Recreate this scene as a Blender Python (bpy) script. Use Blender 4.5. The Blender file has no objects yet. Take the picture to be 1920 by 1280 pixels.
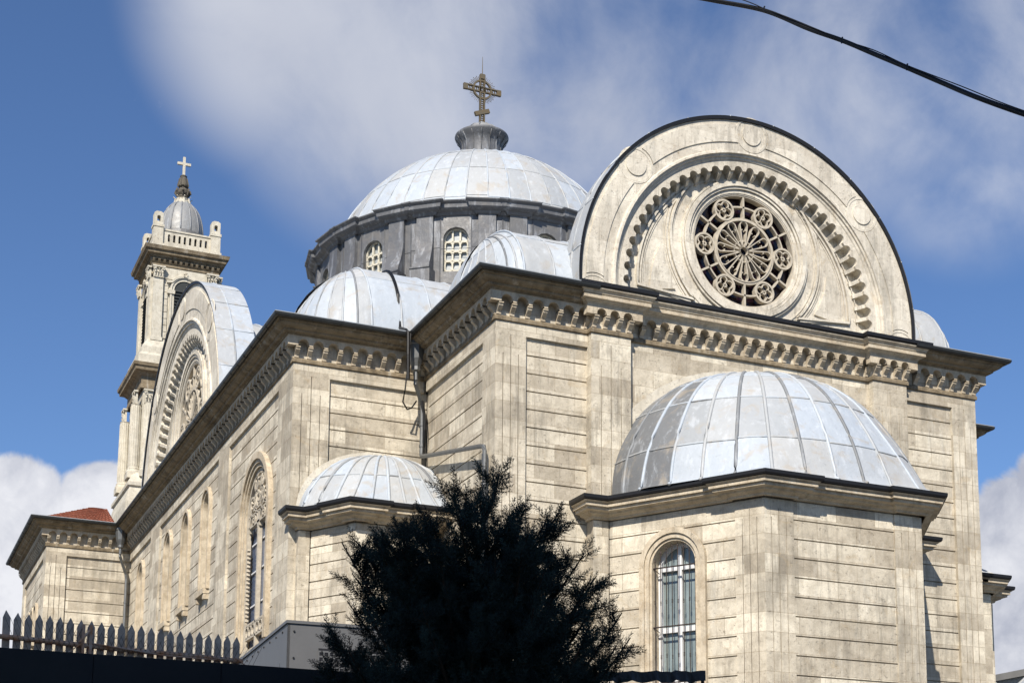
import bpy, math, random
import numpy as np
from mathutils import Vector, Matrix
random.seed(7); RS = np.random.RandomState(5)
R_ = math.radians
sc = bpy.context.scene; col = sc.collection
GZ = -1.6                                   # ground level, the eye is at z = 0
# ------------------------------------------------------------------ camera
cam_d = bpy.data.cameras.new('camera'); cam = bpy.data.objects.new('camera', cam_d); col.objects.link(cam); sc.camera = cam
CP = Vector((-14.2932, -34.2407, 0.0))
FW = Vector((0.39209578, 0.90657084, 0.15617363)); RT = Vector((0.9173352, -0.39804491, 0.0075086)); UP = Vector((-0.0689712, -0.14031948, 0.98770108))
m = Matrix.Identity(4)
for i in range(3): m[i][0], m[i][1], m[i][2], m[i][3] = RT[i], UP[i], -FW[i], CP[i]
cam.matrix_world = m
FPX = 2912.95; PY = 604.79
cam_d.sensor_width = 36; cam_d.lens = FPX/1920*36; cam_d.shift_y = PY/1920; cam_d.clip_start = .1; cam_d.clip_end = 20000
def ray(px, py): return FW*FPX + RT*(px-960) - UP*(py-640-PY)
def at_dist(px, py, D):
    d = ray(px, py); return CP + d*(D/math.hypot(d.x, d.y))
def at_z(px, py, z):
    d = ray(px, py); return CP + d*(z/d.z)
# ------------------------------------------------------------------ sun, sky, exposure
AZ, EL = 37.0, 41.0                         # sun stands to the left of the gable front's normal
S = Vector((-math.sin(R_(AZ))*math.cos(R_(EL)), -math.cos(R_(AZ))*math.cos(R_(EL)), math.sin(R_(EL))))
sd = bpy.data.lights.new('sun', 'SUN'); sd.energy = 4.9; sd.angle = R_(.5); sd.color = (1, .925, .82)
so = bpy.data.objects.new('sun', sd); col.objects.link(so); so.rotation_euler = S.to_track_quat('Z', 'Y').to_euler()
sc.view_settings.view_transform = 'Standard'; sc.view_settings.look = 'None'; sc.view_settings.exposure = .42; sc.view_settings.gamma = 1
w = bpy.data.worlds.new('World'); sc.world = w; w.use_nodes = True
NT = w.node_tree; NT.nodes.clear()

class N:
    """small node helper"""
    def __init__(s, nt): s.nt = nt
    def n(s, t, **k):
        o = s.nt.nodes.new(t)
        for a, b in k.items():
            if hasattr(o, a): setattr(o, a, b)
        return o
    def l(s, a, b): s.nt.links.new(a, b)
    def put(s, o, key, v):
        if hasattr(v, 'links') or isinstance(v, bpy.types.NodeSocket): s.l(v, o.inputs[key])
        else:
            if isinstance(v, tuple) and len(v) == 3 and o.inputs[key].type == 'RGBA': v = (*v, 1)
            o.inputs[key].default_value = v
    def math(s, op, a, b=None, c=None, clamp=False):
        o = s.n('ShaderNodeMath', operation=op); o.use_clamp = clamp; s.put(o, 0, a)
        if b is not None: s.put(o, 1, b)
        if c is not None: s.put(o, 2, c)
        return o.outputs[0]
    def vm(s, op, a, b=None, out=0):
        o = s.n('ShaderNodeVectorMath', operation=op); s.put(o, 0, a)
        if b is not None: s.put(o, 1, b)
        return o.outputs[out]
    def mix(s, f, a, b, mode='MIX'):
        o = s.n('ShaderNodeMix', data_type='RGBA', blend_type=mode); s.put(o, 0, f); s.put(o, 6, a); s.put(o, 7, b); return o.outputs[2]
    def ramp(s, f, pts, smooth=False):
        o = s.n('ShaderNodeValToRGB'); e = o.color_ramp.elements
        if smooth: o.color_ramp.interpolation = 'EASE'
        while len(e) < len(pts): e.new(.5)
        for q, (p, c) in zip(e, pts): q.position = p; q.color = c if len(c) == 4 else (*c, 1)
        s.l(f, o.inputs[0]); return o.outputs[0]
    def noise(s, vec, scale, detail=4, rough=.55, dist=0):
        o = s.n('ShaderNodeTexNoise'); s.l(vec, o.inputs['Vector']); o.inputs['Scale'].default_value = scale
        o.inputs['Detail'].default_value = detail; o.inputs['Roughness'].default_value = rough; o.inputs['Distortion'].default_value = dist
        return o.outputs[0]
    def smooth(s, v, a, b):
        o = s.n('ShaderNodeMapRange', interpolation_type='SMOOTHSTEP'); s.put(o, 0, v); o.inputs[1].default_value = a; o.inputs[2].default_value = b; return o.outputs[0]

k = N(NT)
out = k.n('ShaderNodeOutputWorld'); bg = k.n('ShaderNodeBackground'); k.l(bg.outputs[0], out.inputs[0])
sky = k.n('ShaderNodeTexSky', sky_type='NISHITA'); sky.sun_disc = False; sky.sun_elevation = R_(EL)
sky.sun_rotation = math.atan2(S.x, S.y); sky.altitude = 100; sky.air_density = 1.0; sky.dust_density = .3; sky.ozone_density = 2.0
tc = k.n('ShaderNodeTexCoord'); dv = tc.outputs['Generated']
def lobe(d, inner, outer):                  # soft region of the sky round one direction
    dt = k.vm('DOT_PRODUCT', dv, tuple(Vector(d).normalized()), 1)
    return k.smooth(dt, math.cos(R_(outer)), math.cos(R_(inner)))
def vmax(*a):
    r = a[0]
    for b in a[1:]: r = k.math('MAXIMUM', r, b)
    return r
n1 = k.noise(dv, 4.6, 7, .5, .5); n2 = k.noise(dv, 14, 9, .62, .3); n3 = k.noise(dv, 3.2, 3, .5)
warp = k.math('MULTIPLY_ADD', n1, .85, k.math('MULTIPLY', n2, .22))     # about .62 on average
# high veil of cloud across the top, patch at the right, cumulus at both lower corners
veil = vmax(lobe((.225, .82, .53), 2, 7), lobe((.30, .80, .52), 4, 9.5), lobe((.39, .765, .515), 4, 9.5), lobe((.513, .692, .528), 4, 8.5), lobe((.60, .60, .53), 4, 9), lobe((.35,.80,.47),2,6), lobe((.48, .68, .62), 8, 14))
veil = k.math('MULTIPLY', veil, k.smooth(warp, .30, .66))
right = k.math('MULTIPLY', lobe((.588, .675, .448), 1, 5), k.smooth(warp, .36, .64))
veil = k.math('MULTIPLY', vmax(veil, k.math('MULTIPLY', right, .75)), .86)
cum_m = vmax(lobe((.085, .97, .225), 1.4, 3.4), lobe((.14, .96, .235), 1.0, 2.8), lobe((.02, .98, .205), 1.5, 4.2), lobe((.08, .985, .14), 3, 6.5), lobe((-.25, .96, .16), 3, 9), lobe((-.6, .78, .14), 3, 10), lobe((-.9, .35, .18), 4, 12))
cum_r = vmax(lobe((.66, .72, .215), 1.8, 4.2), lobe((.70, .70, .15), 4, 8), lobe((.68, .70, .235), 1.5, 4.0))
cumv = k.smooth(k.math('ADD', vmax(cum_m, cum_r), k.math('ADD', k.math('MULTIPLY_ADD', n2, 1.5, -.75), k.math('MULTIPLY_ADD', n1, .8, -.4))), .40, .66)
puff = k.noise(dv, 26, 6, .6, .2)
cumc = k.ramp(k.math('ADD', k.math('MULTIPLY', puff, .8), k.math('MULTIPLY', cum_m, .16)), [(.28, (4.6, 4.9, 5.9)), (.62, (8.8, 8.9, 9.4))])
veilc = k.ramp(n3, [(.35, (5.8, 6.1, 7.0)), (.65, (8.9, 9.0, 9.4))])
skc = k.mix(1.0, sky.outputs[0], (.80, .99, 1.27, 1), 'MULTIPLY')
c1 = k.mix(veil, skc, veilc); c2 = k.mix(cumv, c1, cumc)
k.l(c2, bg.inputs[0]); bg.inputs[1].default_value = .073

# ------------------------------------------------------------------ materials
def mat(name, rough=.8, metal=0, spec=.3):
    m_ = bpy.data.materials.new(name); m_.use_nodes = True; b = m_.node_tree.nodes['Principled BSDF']
    b.inputs['Roughness'].default_value = rough; b.inputs['Metallic'].default_value = metal; b.inputs['Specular IOR Level'].default_value = spec
    return m_, N(m_.node_tree), b
def pos(k): return k.n('ShaderNodeNewGeometry').outputs['Position']
def bump(k, b, h, dist, strength=1):
    o = k.n('ShaderNodeBump'); o.inputs['Distance'].default_value = dist; o.inputs['Strength'].default_value = strength
    k.l(h, o.inputs['Height']); k.l(o.outputs[0], b.inputs['Normal'])
def attr(k, name='pv'):
    o = k.n('ShaderNodeAttribute'); o.attribute_name = name; return o.outputs['Fac']

def stone(name, c_lo, c_hi, dirt, dirt_amt=.5, blocks=True, row=.468, zoff=.1, white=.5, bl=.85):
    m_, k, b = mat(name, .9, 0, .2)
    g = k.n('ShaderNodeNewGeometry'); P = g.outputs['Position']
    tan = k.vm('CROSS_PRODUCT', (0, 0, 1), g.outputs['True Normal'])
    u = k.vm('DOT_PRODUCT', P, tan, 1)
    sx = k.n('ShaderNodeSeparateXYZ'); k.l(P, sx.inputs[0])
    cb = k.n('ShaderNodeCombineXYZ'); k.l(u, cb.inputs[0]); k.l(k.math('ADD', sx.outputs[2], zoff), cb.inputs[1])
    n_big = k.noise(P, .7, 5, .6); n_mid = k.noise(P, 3.1, 6, .65, .4); n_fine = k.noise(P, 38, 4, .7)
    st = k.vm('MULTIPLY', P, (2.6, 2.6, .35)); n_str = k.noise(st, 1.0, 6, .65, .3)
    base = k.ramp(n_mid, [(.34, c_lo), (.60, c_hi)])
    if blocks:
        br = k.n('ShaderNodeTexBrick'); br.offset = .5; br.squash = 1; k.l(cb.outputs[0], br.inputs['Vector'])
        br.inputs['Scale'].default_value = 1; br.inputs['Brick Width'].default_value = 1.12; br.inputs['Row Height'].default_value = row
        br.inputs['Mortar Size'].default_value = .007; br.inputs['Mortar Smooth'].default_value = .2
        br.inputs['Color1'].default_value = (.64, .60, .55, 1); br.inputs['Color2'].default_value = (1.22, 1.21, 1.17, 1); br.inputs['Mortar'].default_value = (.60, .54, .46, 1)
        base = k.mix(bl, base, br.outputs[0], 'MULTIPLY')
    # whitewashed streaks and grey grime
    wf = k.math('MULTIPLY', k.smooth(n_str, .56, .72), white)
    base = k.mix(wf, base, (.60, .57, .49, 1))
    df = k.math('MULTIPLY', k.smooth(k.math('ADD', k.math('MULTIPLY', n_big, .5), k.math('MULTIPLY', k.noise(st, 1.7, 7, .7, .6), .5)), .47, .64), dirt_amt)
    base = k.mix(df, base, dirt)
    pit = k.smooth(k.noise(P, 13, 8, .8, .6), .57, .66)
    base = k.mix(k.math('MULTIPLY', pit, .4), base, (.17, .145, .105, 1))
    och = k.smooth(k.noise(P, 1.9, 6, .7, .8), .58, .68)
    base = k.mix(k.math('MULTIPLY', och, .35), base, (.43, .33, .20, 1))
    s2 = k.vm('MULTIPLY', P, (9, 9, .5)); fs = k.smooth(k.noise(s2, 1.0, 5, .7, .4), .57, .66)
    base = k.mix(k.math('MULTIPLY', fs, .34), base, (.22, .195, .155, 1))
    base = k.mix(.30, base, k.ramp(n_fine, [(.3, (.55, .55, .55)), (.7, (1.25, 1.25, 1.25))]), 'MULTIPLY')
    k.l(base, b.inputs['Base Color'])
    h = k.math('ADD', k.math('MULTIPLY', n_fine, .35), k.math('SUBTRACT', k.math('MULTIPLY', k.noise(P, 9, 8, .7), .9), k.math('MULTIPLY', pit, .5)))
    bump(k, b, h, .02, .75)
    return m_
ST = stone('weathered_limestone', (.47, .425, .345), (.64, .59, .49), (.21, .19, .155), .58)
STG = stone('gable_limestone', (.57, .525, .44), (.70, .655, .56), (.20, .185, .155), .5, True, .62, .2, .6, .4)
STC = stone('shade_toned_cornice_limestone', (.16, .125, .08), (.28, .225, .15), (.06, .05, .038), .6, False)  # darkened stone: shade of the cornice undersides is put into the colour
STK = stone('corbel_limestone', (.42, .345, .245), (.59, .51, .385), (.17, .15, .115), .45, False)
STT = stone('tower_limestone', (.50, .46, .37), (.62, .58, .48), (.27, .25, .205), .45, False)
STP = stone('plaster_flashing', (.50, .46, .38), (.60, .56, .47), (.3, .27, .22), .3, False)

def lead(name, tones, rough=.58, metal=.06, stain=.3, streak=.35, tint=None):
    m_, k, b = mat(name, rough, metal, .4)
    P = pos(k); pv = attr(k)
    c = k.ramp(pv, [(i/(len(tones)-1), t) for i, t in enumerate(tones)])
    st = k.vm('MULTIPLY', P, (3.2, 3.2, .6)); a = k.noise(st, 1.3, 6, .7, .3); n = k.noise(P, 2.2, 5, .6, .5)
    c = k.mix(k.math('MULTIPLY', k.smooth(a, .5, .72), streak), c, (.62, .66, .70, 1) if tint is None else tint)
    c = k.mix(k.math('MULTIPLY', k.smooth(n, .52, .70), stain), c, (.36, .30, .22, 1))
    c = k.mix(k.math('MULTIPLY', k.smooth(k.noise(P, 6, 7, .75, .6), .55, .75), .45), c, (.16, .17, .18, 1))
    k.l(c, b.inputs['Base Color'])
    r = k.ramp(k.noise(P, 5, 4), [(.3, (rough-.08,)*3), (.7, (rough+.14,)*3)]); k.l(r, b.inputs['Roughness'])
    bump(k, b, k.math('ADD', k.noise(P, 3.5, 4, .5), k.math('MULTIPLY', k.noise(P, 22, 3), .12)), .05, .45)
    return m_
LEAD = lead('light_lead_sheet', [(.13, .135, .14), (.34, .36, .375), (.40, .41, .41), (.38, .425, .475), (.44, .475, .505)], stain=.45)
LEADD = lead('dark_lead_sheet', [(.085, .087, .095), (.115, .118, .125), (.14, .138, .135)], .5, .1, .12, .6, (.40, .42, .45, 1))
LEADM = lead('grey_lead_sheet', [(.16, .165, .175), (.23, .24, .25), (.27, .27, .26)], .5, .1, .2)

def plain(name, c, rough=.6, metal=0, spec=.4, var=.2, scale=8, c2=None):
    m_, k, b = mat(name, rough, metal, spec); P = pos(k)
    c2 = c2 or tuple(x*(1-var) for x in c)
    k.l(k.ramp(k.noise(P, scale, 5, .65), [(.3, c2), (.7, c)]), b.inputs['Base Color'])
    bump(k, b, k.noise(P, scale*3, 4), .005, .4)
    return m_
GUT = plain('gutter_metal', (.055, .058, .058), .45, .5, .5, .35, 4)
BLACK = plain('black_flashing', (.018, .018, .02), .5, .2, .4)
PIPE = plain('grey_pipe', (.17, .175, .175), .45, .5, .4, .3, 6)
GLASS = plain('dark_glass', (.03, .035, .05), .08, 0, .8, .3, 2)
GLASSB = plain('sky_toned_glass', (.10, .13, .20), .2, 0, .8, .3, 1.5)  # blue of the reflected sky is put into the pane colour
GLASSG = plain('frosted_glass', (.40, .43, .43), .3, 0, .6, .35, 14)
GLASSW = plain('window_pane', (.25, .30, .295), .12, 0, .8, .4, 1.8)
ROSEG = plain('purple_glass', (.016, .006, .012), .25, 0, .5, .5, 3)
WHITE = plain('white_frame_paint', (.70, .70, .70), .5, 0, .4, .08, 6)
IRON = plain('wrought_iron', (.05, .035, .03), .6, .3, .4, .4, 20)
LATT = plain('cream_lattice', (.62, .58, .47), .8, 0, .2, .15, 9)
TRAC = plain('tracery_stone', (.56, .50, .40), .85, 0, .2, .35, 7)
BRONZE = plain('weathered_bronze', (.10, .10, .085), .7, .2, .3, .4, 7, (.15, .105, .05))
TILE = plain('terracotta_tile', (.33, .12, .075), .85, 0, .2, .5, 5)
FIN = plain('carved_dark_stone', (.15, .135, .11), .9, 0, .2, .5, 12)
WOOD = plain('grey_wood', (.70, .53, .40), .9, 0, .15, .45, 14)
RUST = plain('rusty_steel', (.62, .48, .36), .8, 0, .3, .3, 6, (.60, .20, .05))
HOARD = plain('black_hoarding', (.024, .024, .024), .7, 0, .25, .2, 3)
CASE = plain('grey_metal_casing', (.14, .14, .14), .5, .2, .4, .1, 3)
TARP = plain('black_tarpaulin', (.035, .035, .035), .5, 0, .4, .4, 6)
CABLE = plain('black_cable', (.008, .008, .008), .5, 0, .3)
BARK = plain('bark', (.05, .035, .025), .95, 0, .1, .4, 9)
ASPH = plain('asphalt', (.13, .125, .115), .9, 0, .2, .3, 1.5)
RENDER = plain('pale_render', (.74, .70, .62), .9, 0, .2, .15, 1)
ROOFM = plain('flat_roof', (.25, .25, .25), .9, 0, .2, .2, 1)
LOUV = plain('dark_louvre', (.04, .045, .045), .7, 0, .3)
def foliage(name, lo, hi):
    m_, k, b = mat(name, .75, 0, .2); P = pos(k)
    pv = attr(k); k.l(k.ramp(k.math('ADD', k.math('MULTIPLY', pv, .6), k.math('MULTIPLY', k.noise(P, 1.5, 4), .4)), [(.2, lo), (.8, hi)]), b.inputs['Base Color'])
    return m_
LEAF = foliage('conifer_foliage', (.012, .021, .018), (.038, .060, .050))

# ------------------------------------------------------------------ mesh helpers
class MB:
    def __init__(s): s.v = []; s.f = []; s.a = []
    def add(s, vs, fs, a=None):
        o = len(s.v); s.v += [tuple(x) for x in vs]; s.f += [tuple(i+o for i in q) for q in fs]
        a = random.random() if a is None else a; s.a += ([a]*len(fs) if not hasattr(a, '__len__') else list(a))
    def quad(s, *p, a=None): s.add(p, [tuple(range(len(p)))], a)
    def box(s, lo, hi, a=None, M=None):
        x0, y0, z0 = lo; x1, y1, z1 = hi
        v = [Vector((x, y, z)) for z in (z0, z1) for y in (y0, y1) for x in (x0, x1)]
        if M: v = [M @ q for q in v]
        s.add(v, [(0, 2, 3, 1), (4, 5, 7, 6), (0, 1, 5, 4), (2, 6, 7, 3), (0, 4, 6, 2), (1, 3, 7, 5)], a)
    def tube(s, path, r, n=8, closed=False, cap=True):
        path = [Vector(p) for p in path]; L = len(path); rings = []
        rr = r if hasattr(r, '__len__') else [r]*L
        for i, p in enumerate(path):
            a_ = path[i-1] if (i or closed) else p; b_ = path[(i+1) % L] if (i < L-1 or closed) else p
            t = (b_-a_); t = t.normalized() if t.length > 1e-9 else Vector((0, 0, 1))
            ref = Vector((0, 0, 1)) if abs(t.z) < .9 else Vector((1, 0, 0))
            x = t.cross(ref).normalized(); y = x.cross(t)
            rings.append([p + (x*math.cos(2*math.pi*j/n) + y*math.sin(2*math.pi*j/n))*rr[i] for j in range(n)])
        vs = [q for g in rings for q in g]; fs = []
        for i in range(L if closed else L-1):
            i2 = (i+1) % L
            for j in range(n): fs.append((i*n+j, i*n+(j+1) % n, i2*n+(j+1) % n, i2*n+j))
        if cap and not closed: fs += [tuple(range(n-1, -1, -1)), tuple((L-1)*n+j for j in range(n))]
        s.add(vs, fs)
    def lathe(s, prof, c, n=32, a0=0, a1=360, attrs=None):
        full = abs(a1-a0) >= 360; m_ = n if full else n+1; vs = []
        for r, z in prof:
            for j in range(m_):
                t = R_(a0+(a1-a0)*j/n); vs.append((c[0]+r*math.cos(t), c[1]+r*math.sin(t), z))
        fs = []
        for i in range(len(prof)-1):
            for j in range(n):
                j2 = (j+1) % m_ if full else j+1
                fs.append((i*m_+j, i*m_+j2, (i+1)*m_+j2, (i+1)*m_+j))
        s.add(vs, fs)
    def sweep(s, path, prof, closed=False, cap=True):
        """profile (overhang, z) run along a plan polyline, outward = right-hand side, mitred"""
        L = len(path); P = [Vector(p) for p in path]; dirs = []
        for i in range(L if closed else L-1): dirs.append((P[(i+1) % L]-P[i]).normalized())
        rings = []
        for i in range(L):
            d0 = dirs[i-1] if (i or closed) else dirs[0]; d1 = dirs[i % len(dirs)] if (i < L-1 or closed) else dirs[-1]
            n0 = Vector((d0.y, -d0.x)); n1 = Vector((d1.y, -d1.x)); mm = (n0+n1); mm = mm/max(mm.length_squared/2, .2) if mm.length > 1e-6 else n0
            rings.append([(P[i].x+mm.x*o, P[i].y+mm.y*o, z) for o, z in prof])
        n = len(prof); vs = [q for g in rings for q in g]; fs = []
        for i in range(L if closed else L-1):
            i2 = (i+1) % L
            for j in range(n-1): fs.append((i*n+j, i2*n+j, i2*n+j+1, i*n+j+1))
        if cap and not closed: fs += [tuple(range(n)), tuple((L-1)*n+j for j in range(n-1, -1, -1))]
        s.add(vs, fs)
    def build(s, name, m_, parent=None, label=None, kind=None, smooth=False):
        me = bpy.data.meshes.new(name); me.from_pydata(s.v, [], s.f); me.materials.append(m_)
        at = me.attributes.new('pv', 'FLOAT', 'FACE'); at.data.foreach_set('value', s.a)
        if smooth: me.polygons.foreach_set('use_smooth', [True]*len(me.polygons))
        me.update(); o = bpy.data.objects.new(name, me); col.objects.link(o)
        if parent is not None: attach(o, parent)
        if label: o['label'] = label
        if kind: o['kind'] = kind
        return o
LOC = {}
def attach(o, parent):
    o.parent = parent
    if parent.name in LOC: o.matrix_parent_inverse = Matrix.Translation(-Vector(LOC[parent.name]))
def thing(name, label, cat, loc, group=None):
    o = bpy.data.objects.new(name, None); col.objects.link(o); o.location = loc; o.empty_display_size = .3
    LOC[o.name] = tuple(loc); o['label'] = label; o['category'] = cat
    if group: o['group'] = group
    return o
class F:
    """facade frame: u along the wall, z up, n outward (to the right of the direction)"""
    def __init__(s, o, d): s.o = Vector(o); s.d = Vector(d).normalized(); s.n = Vector((s.d.y, -s.d.x))
    def p(s, u, z, n=0): q = s.o+s.d*u+s.n*n; return (q.x, q.y, z)
class Op:
    """round-headed opening: centre u, half width, bottom z, springing z"""
    def __init__(s, u, w, zb, zs): s.u, s.w, s.zb, s.zs = u, w, zb, zs; s.top = zs+w
    def hw(s, z): return s.w if z <= s.zs else math.sqrt(max(0, s.w**2-(z-s.zs)**2))
    def outline(s, off=0, n=20, zb=None):
        r = s.w+off; zb = s.zb if zb is None else zb
        return [(s.u-r, zb)]+[(s.u-r*math.cos(math.pi*i/n), s.zs+r*math.sin(math.pi*i/n)) for i in range(n+1)]+[(s.u+r, zb)]
def slab(mb, f, u0, u1, z0, z1, n0, n1, ops=(), a=None):
    a = random.random() if a is None else a
    act = [o for o in ops if o.zb < z1 and o.top > z0 and o.u+o.w > u0 and o.u-o.w < u1]
    zs = sorted({z0, z1, *[z for o in act for z in (o.zb, o.zs, o.top) if z0 < z < z1]})
    for za, zb in zip(zs, zs[1:]):
        mid = (za+zb)/2; cut = sorted([o for o in act if o.zb < mid < o.top], key=lambda o: o.u)
        k_ = 1 if not any(mid > o.zs for o in cut) else max(2, int((zb-za)/.06)+2)
        lv = [za+(zb-za)*i/k_ for i in range(k_+1)]
        edges = [lambda z: u0]
        for o in cut: edges += [lambda z, o=o: o.u-o.hw(z), lambda z, o=o: o.u+o.hw(z)]
        edges.append(lambda z: u1)
        for e0, e1 in zip(edges[::2], edges[1::2]):
            vs = []
            for z in lv:
                a0 = max(u0, e0(z)); a1 = min(u1, e1(z))
                if a1 < a0: a1 = a0
                vs += [f.p(a0, z, n0), f.p(a0, z, n1), f.p(a1, z, n1), f.p(a1, z, n0)]
            fs = []
            for i in range(k_):
                b = 4*i
                for j in range(3): fs.append((b+j, b+j+1, b+j+5, b+j+4))
            if za == z0: fs.append((0, 3, 2, 1))
            if zb == z1: fs.append((4*k_, 4*k_+1, 4*k_+2, 4*k_+3))
            mb.add(vs, fs, a)
def courses(mb, f, u0, u1, ztop, zbot, step=.468, ops=(), n0=-.13, n1=-.08, gap=.034):
    z = ztop
    while z > zbot:
        slab(mb, f, u0, u1, max(z-step+gap, zbot), z, n0, n1+random.uniform(-.004, .004), ops); z -= step
def pier(mb, f, u0, u1, z0, z1, n=0., n0=-.13, drop=.5, gap=.02):
    w_ = (u1-u0)/4; e = [u0, u0+w_, u0+2*w_, u0+3*w_, u1]
    slab(mb, f, e[0], e[2]-gap/2, z1-drop, z1, n0, n); slab(mb, f, e[2]+gap/2, e[4], z1-drop, z1, n0, n)
    for i in range(4):
        a_ = e[i]+(gap/2 if i else 0); b_ = e[i+1]-(gap/2 if i < 3 else 0)
        slab(mb, f, a_, b_, z0, z1-drop-.0005, n0, n)
def band(mb, f, pts, w_, n0, n1, closed=False):
    """flat-faced bar of width w_ along a (u,z) polyline between depths n0 and n1"""
    P = [Vector(p) for p in pts]; L = len(P); L1 = []; L2 = []
    for i, p in enumerate(P):
        a_ = P[i-1] if (i or closed) else p; b_ = P[(i+1) % L] if (i < L-1 or closed) else p
        t = (b_-a_).normalized(); x = Vector((-t.y, t.x))*w_/2; L1.append(p+x); L2.append(p-x)
    vs = []
    for q1, q2 in zip(L1, L2): vs += [f.p(q1.x, q1.y, n0), f.p(q1.x, q1.y, n1), f.p(q2.x, q2.y, n1), f.p(q2.x, q2.y, n0)]
    fs = []
    for i in range(L if closed else L-1):
        b, c = 4*i, 4*((i+1) % L)
        for j in range(3): fs.append((b+j, b+j+1, c+j+1, c+j))
    if not closed: fs += [(0, 1, 2, 3), (4*L-1, 4*L-2, 4*L-3, 4*L-4)]
    mb.add(vs, fs)
def archring(mb, f, op, o0, o1, n0, n1, zb=None, n=20):
    """moulding that follows the opening between outline offsets o0 and o1"""
    A = op.outline(o0, n, zb); B = op.outline(o1, n, zb); vs = []
    for (a_, b_) in zip(A, B): vs += [f.p(*a_, n0), f.p(*a_, n1), f.p(*b_, n1), f.p(*b_, n0)]
    fs = []
    for i in range(len(A)-1):
        b = 4*i
        for j in range(3): fs.append((b+j, b+j+1, b+j+5, b+j+4))
    fs += [(0, 1, 2, 3), (len(vs)-4, len(vs)-3, len(vs)-2, len(vs)-1)]
    mb.add(vs, fs)
def reveal(mb, f, op, n0, n1, off=0):
    A = op.outline(off-.003); A = A+[A[0]]; vs = [q for a_ in A for q in (f.p(*a_, n0), f.p(*a_, n1))]
    mb.add(vs, [(2*i, 2*i+1, 2*i+3, 2*i+2) for i in range(len(A)-1)])
def pane(mb, f, op, n, off=.02):
    A = op.outline(off); mb.add([f.p(*a_, n) for a_ in A], [tuple(range(len(A)))])
def extrude_u(mb, f, prof, ua, ub):
    """profile (n,z) extruded along u"""
    n = len(prof); vs = [f.p(ua, z, q) for q, z in prof]+[f.p(ub, z, q) for q, z in prof]
    mb.add(vs, [(i, (i+1) % n, n+(i+1) % n, n+i) for i in range(n)]+[tuple(range(n-1, -1, -1)), tuple(range(n, 2*n))])

# ------------------------------------------------------------------ ground
g = MB(); g.quad((-3000, -3000, GZ), (3000, -3000, GZ), (3000, 3000, GZ), (-3000, 3000, GZ)); g.build('ground', ASPH, kind='structure')

# ================================================================== the church
church = thing('church', 'weathered limestone church with grey lead domes, big round gables and a bell tower', 'church', (7.5, 15, GZ))
# plan of the outer wall, walked with the outside on the right
d_, a_w, yw, xw, ye = 5.13, 3.78, 30.48, -7.16, 38.93
ZC, ZG = 14.66, 15.68
PA, PB, PP = 2.57, 3.71, .2
plan = [(4, ye), (xw, ye), (xw, yw), (-a_w, yw), (-a_w, d_), (0, d_), (0, 0), (PA, 0), (PA, -PP), (PB, -PP), (PB, 0),
        (15-PB, 0), (15-PB, -PP), (15-PA, -PP), (15-PA, 0), (15, 0), (15, d_), (15+a_w, d_), (15+a_w, yw), (15+a_w+3.4, yw), (15+a_w+3.4, ye), (4.01, ye)]
fA = F((0, 0), (1, 0)); fBs = F((0, d_), (0, -1)); fAs = F((-a_w, d_), (1, 0)); fB = F((-a_w, yw), (0, -1)); fAw = F((xw, yw), (1, 0)); fBw = F((xw, ye), (0, -1))
fAr = F((15, d_), (1, 0)); fBr = F((15, 0), (0, 1)); fBrr = F((15+a_w, d_), (0, 1))
U = lambda y: yw-y
bigw = Op(U(8.98), 1.36, 7.4, 11.32)
smallw = [Op(U(y), .47, 10.25, 13.12) for y in (15.75, 18.98, 22.2, 27.75)]
westw = [Op(ye-y, .32, 11.0, 12.3) for y in (33.4, 34.6, 35.8)]
ZB = GZ
PT = 14.28                                   # top of the sunk panels
def grow(o, k_): return Op(o.u, o.w+k_, o.zb-.01, o.zs)
wall = MB()
def core(f, L, ops=(), n=-.13, zt=15.57, a_=.14, b_=.14): slab(wall, f, a_, L-b_, ZB, zt, n-.3, n, ops)
core(fA, 15); core(fBs, d_, a_=-.1, b_=.131); core(fAs, a_w, b_=-.1); core(fB, U(d_), [grow(o, .03) for o in [bigw]+smallw], a_=-.1, b_=.131); core(fAw, -a_w-xw, b_=-.1); core(fBw, ye-yw, [grow(o, .03) for o in westw], b_=.131)
core(fAr, a_w, a_=-.1); core(fBr, d_, a_=.131, b_=-.1); core(fBrr, yw-d_, a_=.131)
slab(wall, F((15+a_w+3.4, ye), (-1, 0)), 0, 26.4, ZB, 15.6, -.4, 0)
def frieze(f, u0, u1, n=0.): slab(wall, f, u0, u1, PT, 15.4, -.13, n)
# gable front
frieze(fA, 0, PA-.003); frieze(fA, 15-PA+.003, 15)
for u0, u1 in ((PA, PB), (15-PB, 15-PA)):
    slab(wall, fA, u0, u1, 14.33, 15.4, -.13, PP); pier(wall, fA, u0, u1, ZB, 14.327, PP, drop=.56)
pier(wall, fA, 0, .84, ZB, PT-.002); pier(wall, fA, 15-.84, 15, ZB, PT-.002)
courses(wall, fA, .845, PA, PT-.003, ZB); courses(wall, fA, 15-PA, 15-.845, PT-.003, ZB)
slab(wall, fA, PB, 15-PB, ZB, 15.4, -.13, -.02)
# short return, aisle end
frieze(fBs, 0.13, d_-.131); pier(wall, fBs, d_-.84, d_-.131, ZB, PT-.002); courses(wall, fBs, .13, d_-.845, PT-.003, ZB)
frieze(fAs, 0, a_w); pier(wall, fAs, 0, 1.03, ZB, PT-.002); courses(wall, fAs, 1.035, a_w+.1, PT-.003, ZB)
frieze(fAr, 0, a_w); pier(wall, fAr, a_w-1.03, a_w, ZB, PT-.002); courses(wall, fAr, 0, a_w-1.035, PT-.003, ZB)
frieze(fBr, .131, d_); courses(wall, fBr, .131, d_, PT-.003, ZB)
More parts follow.
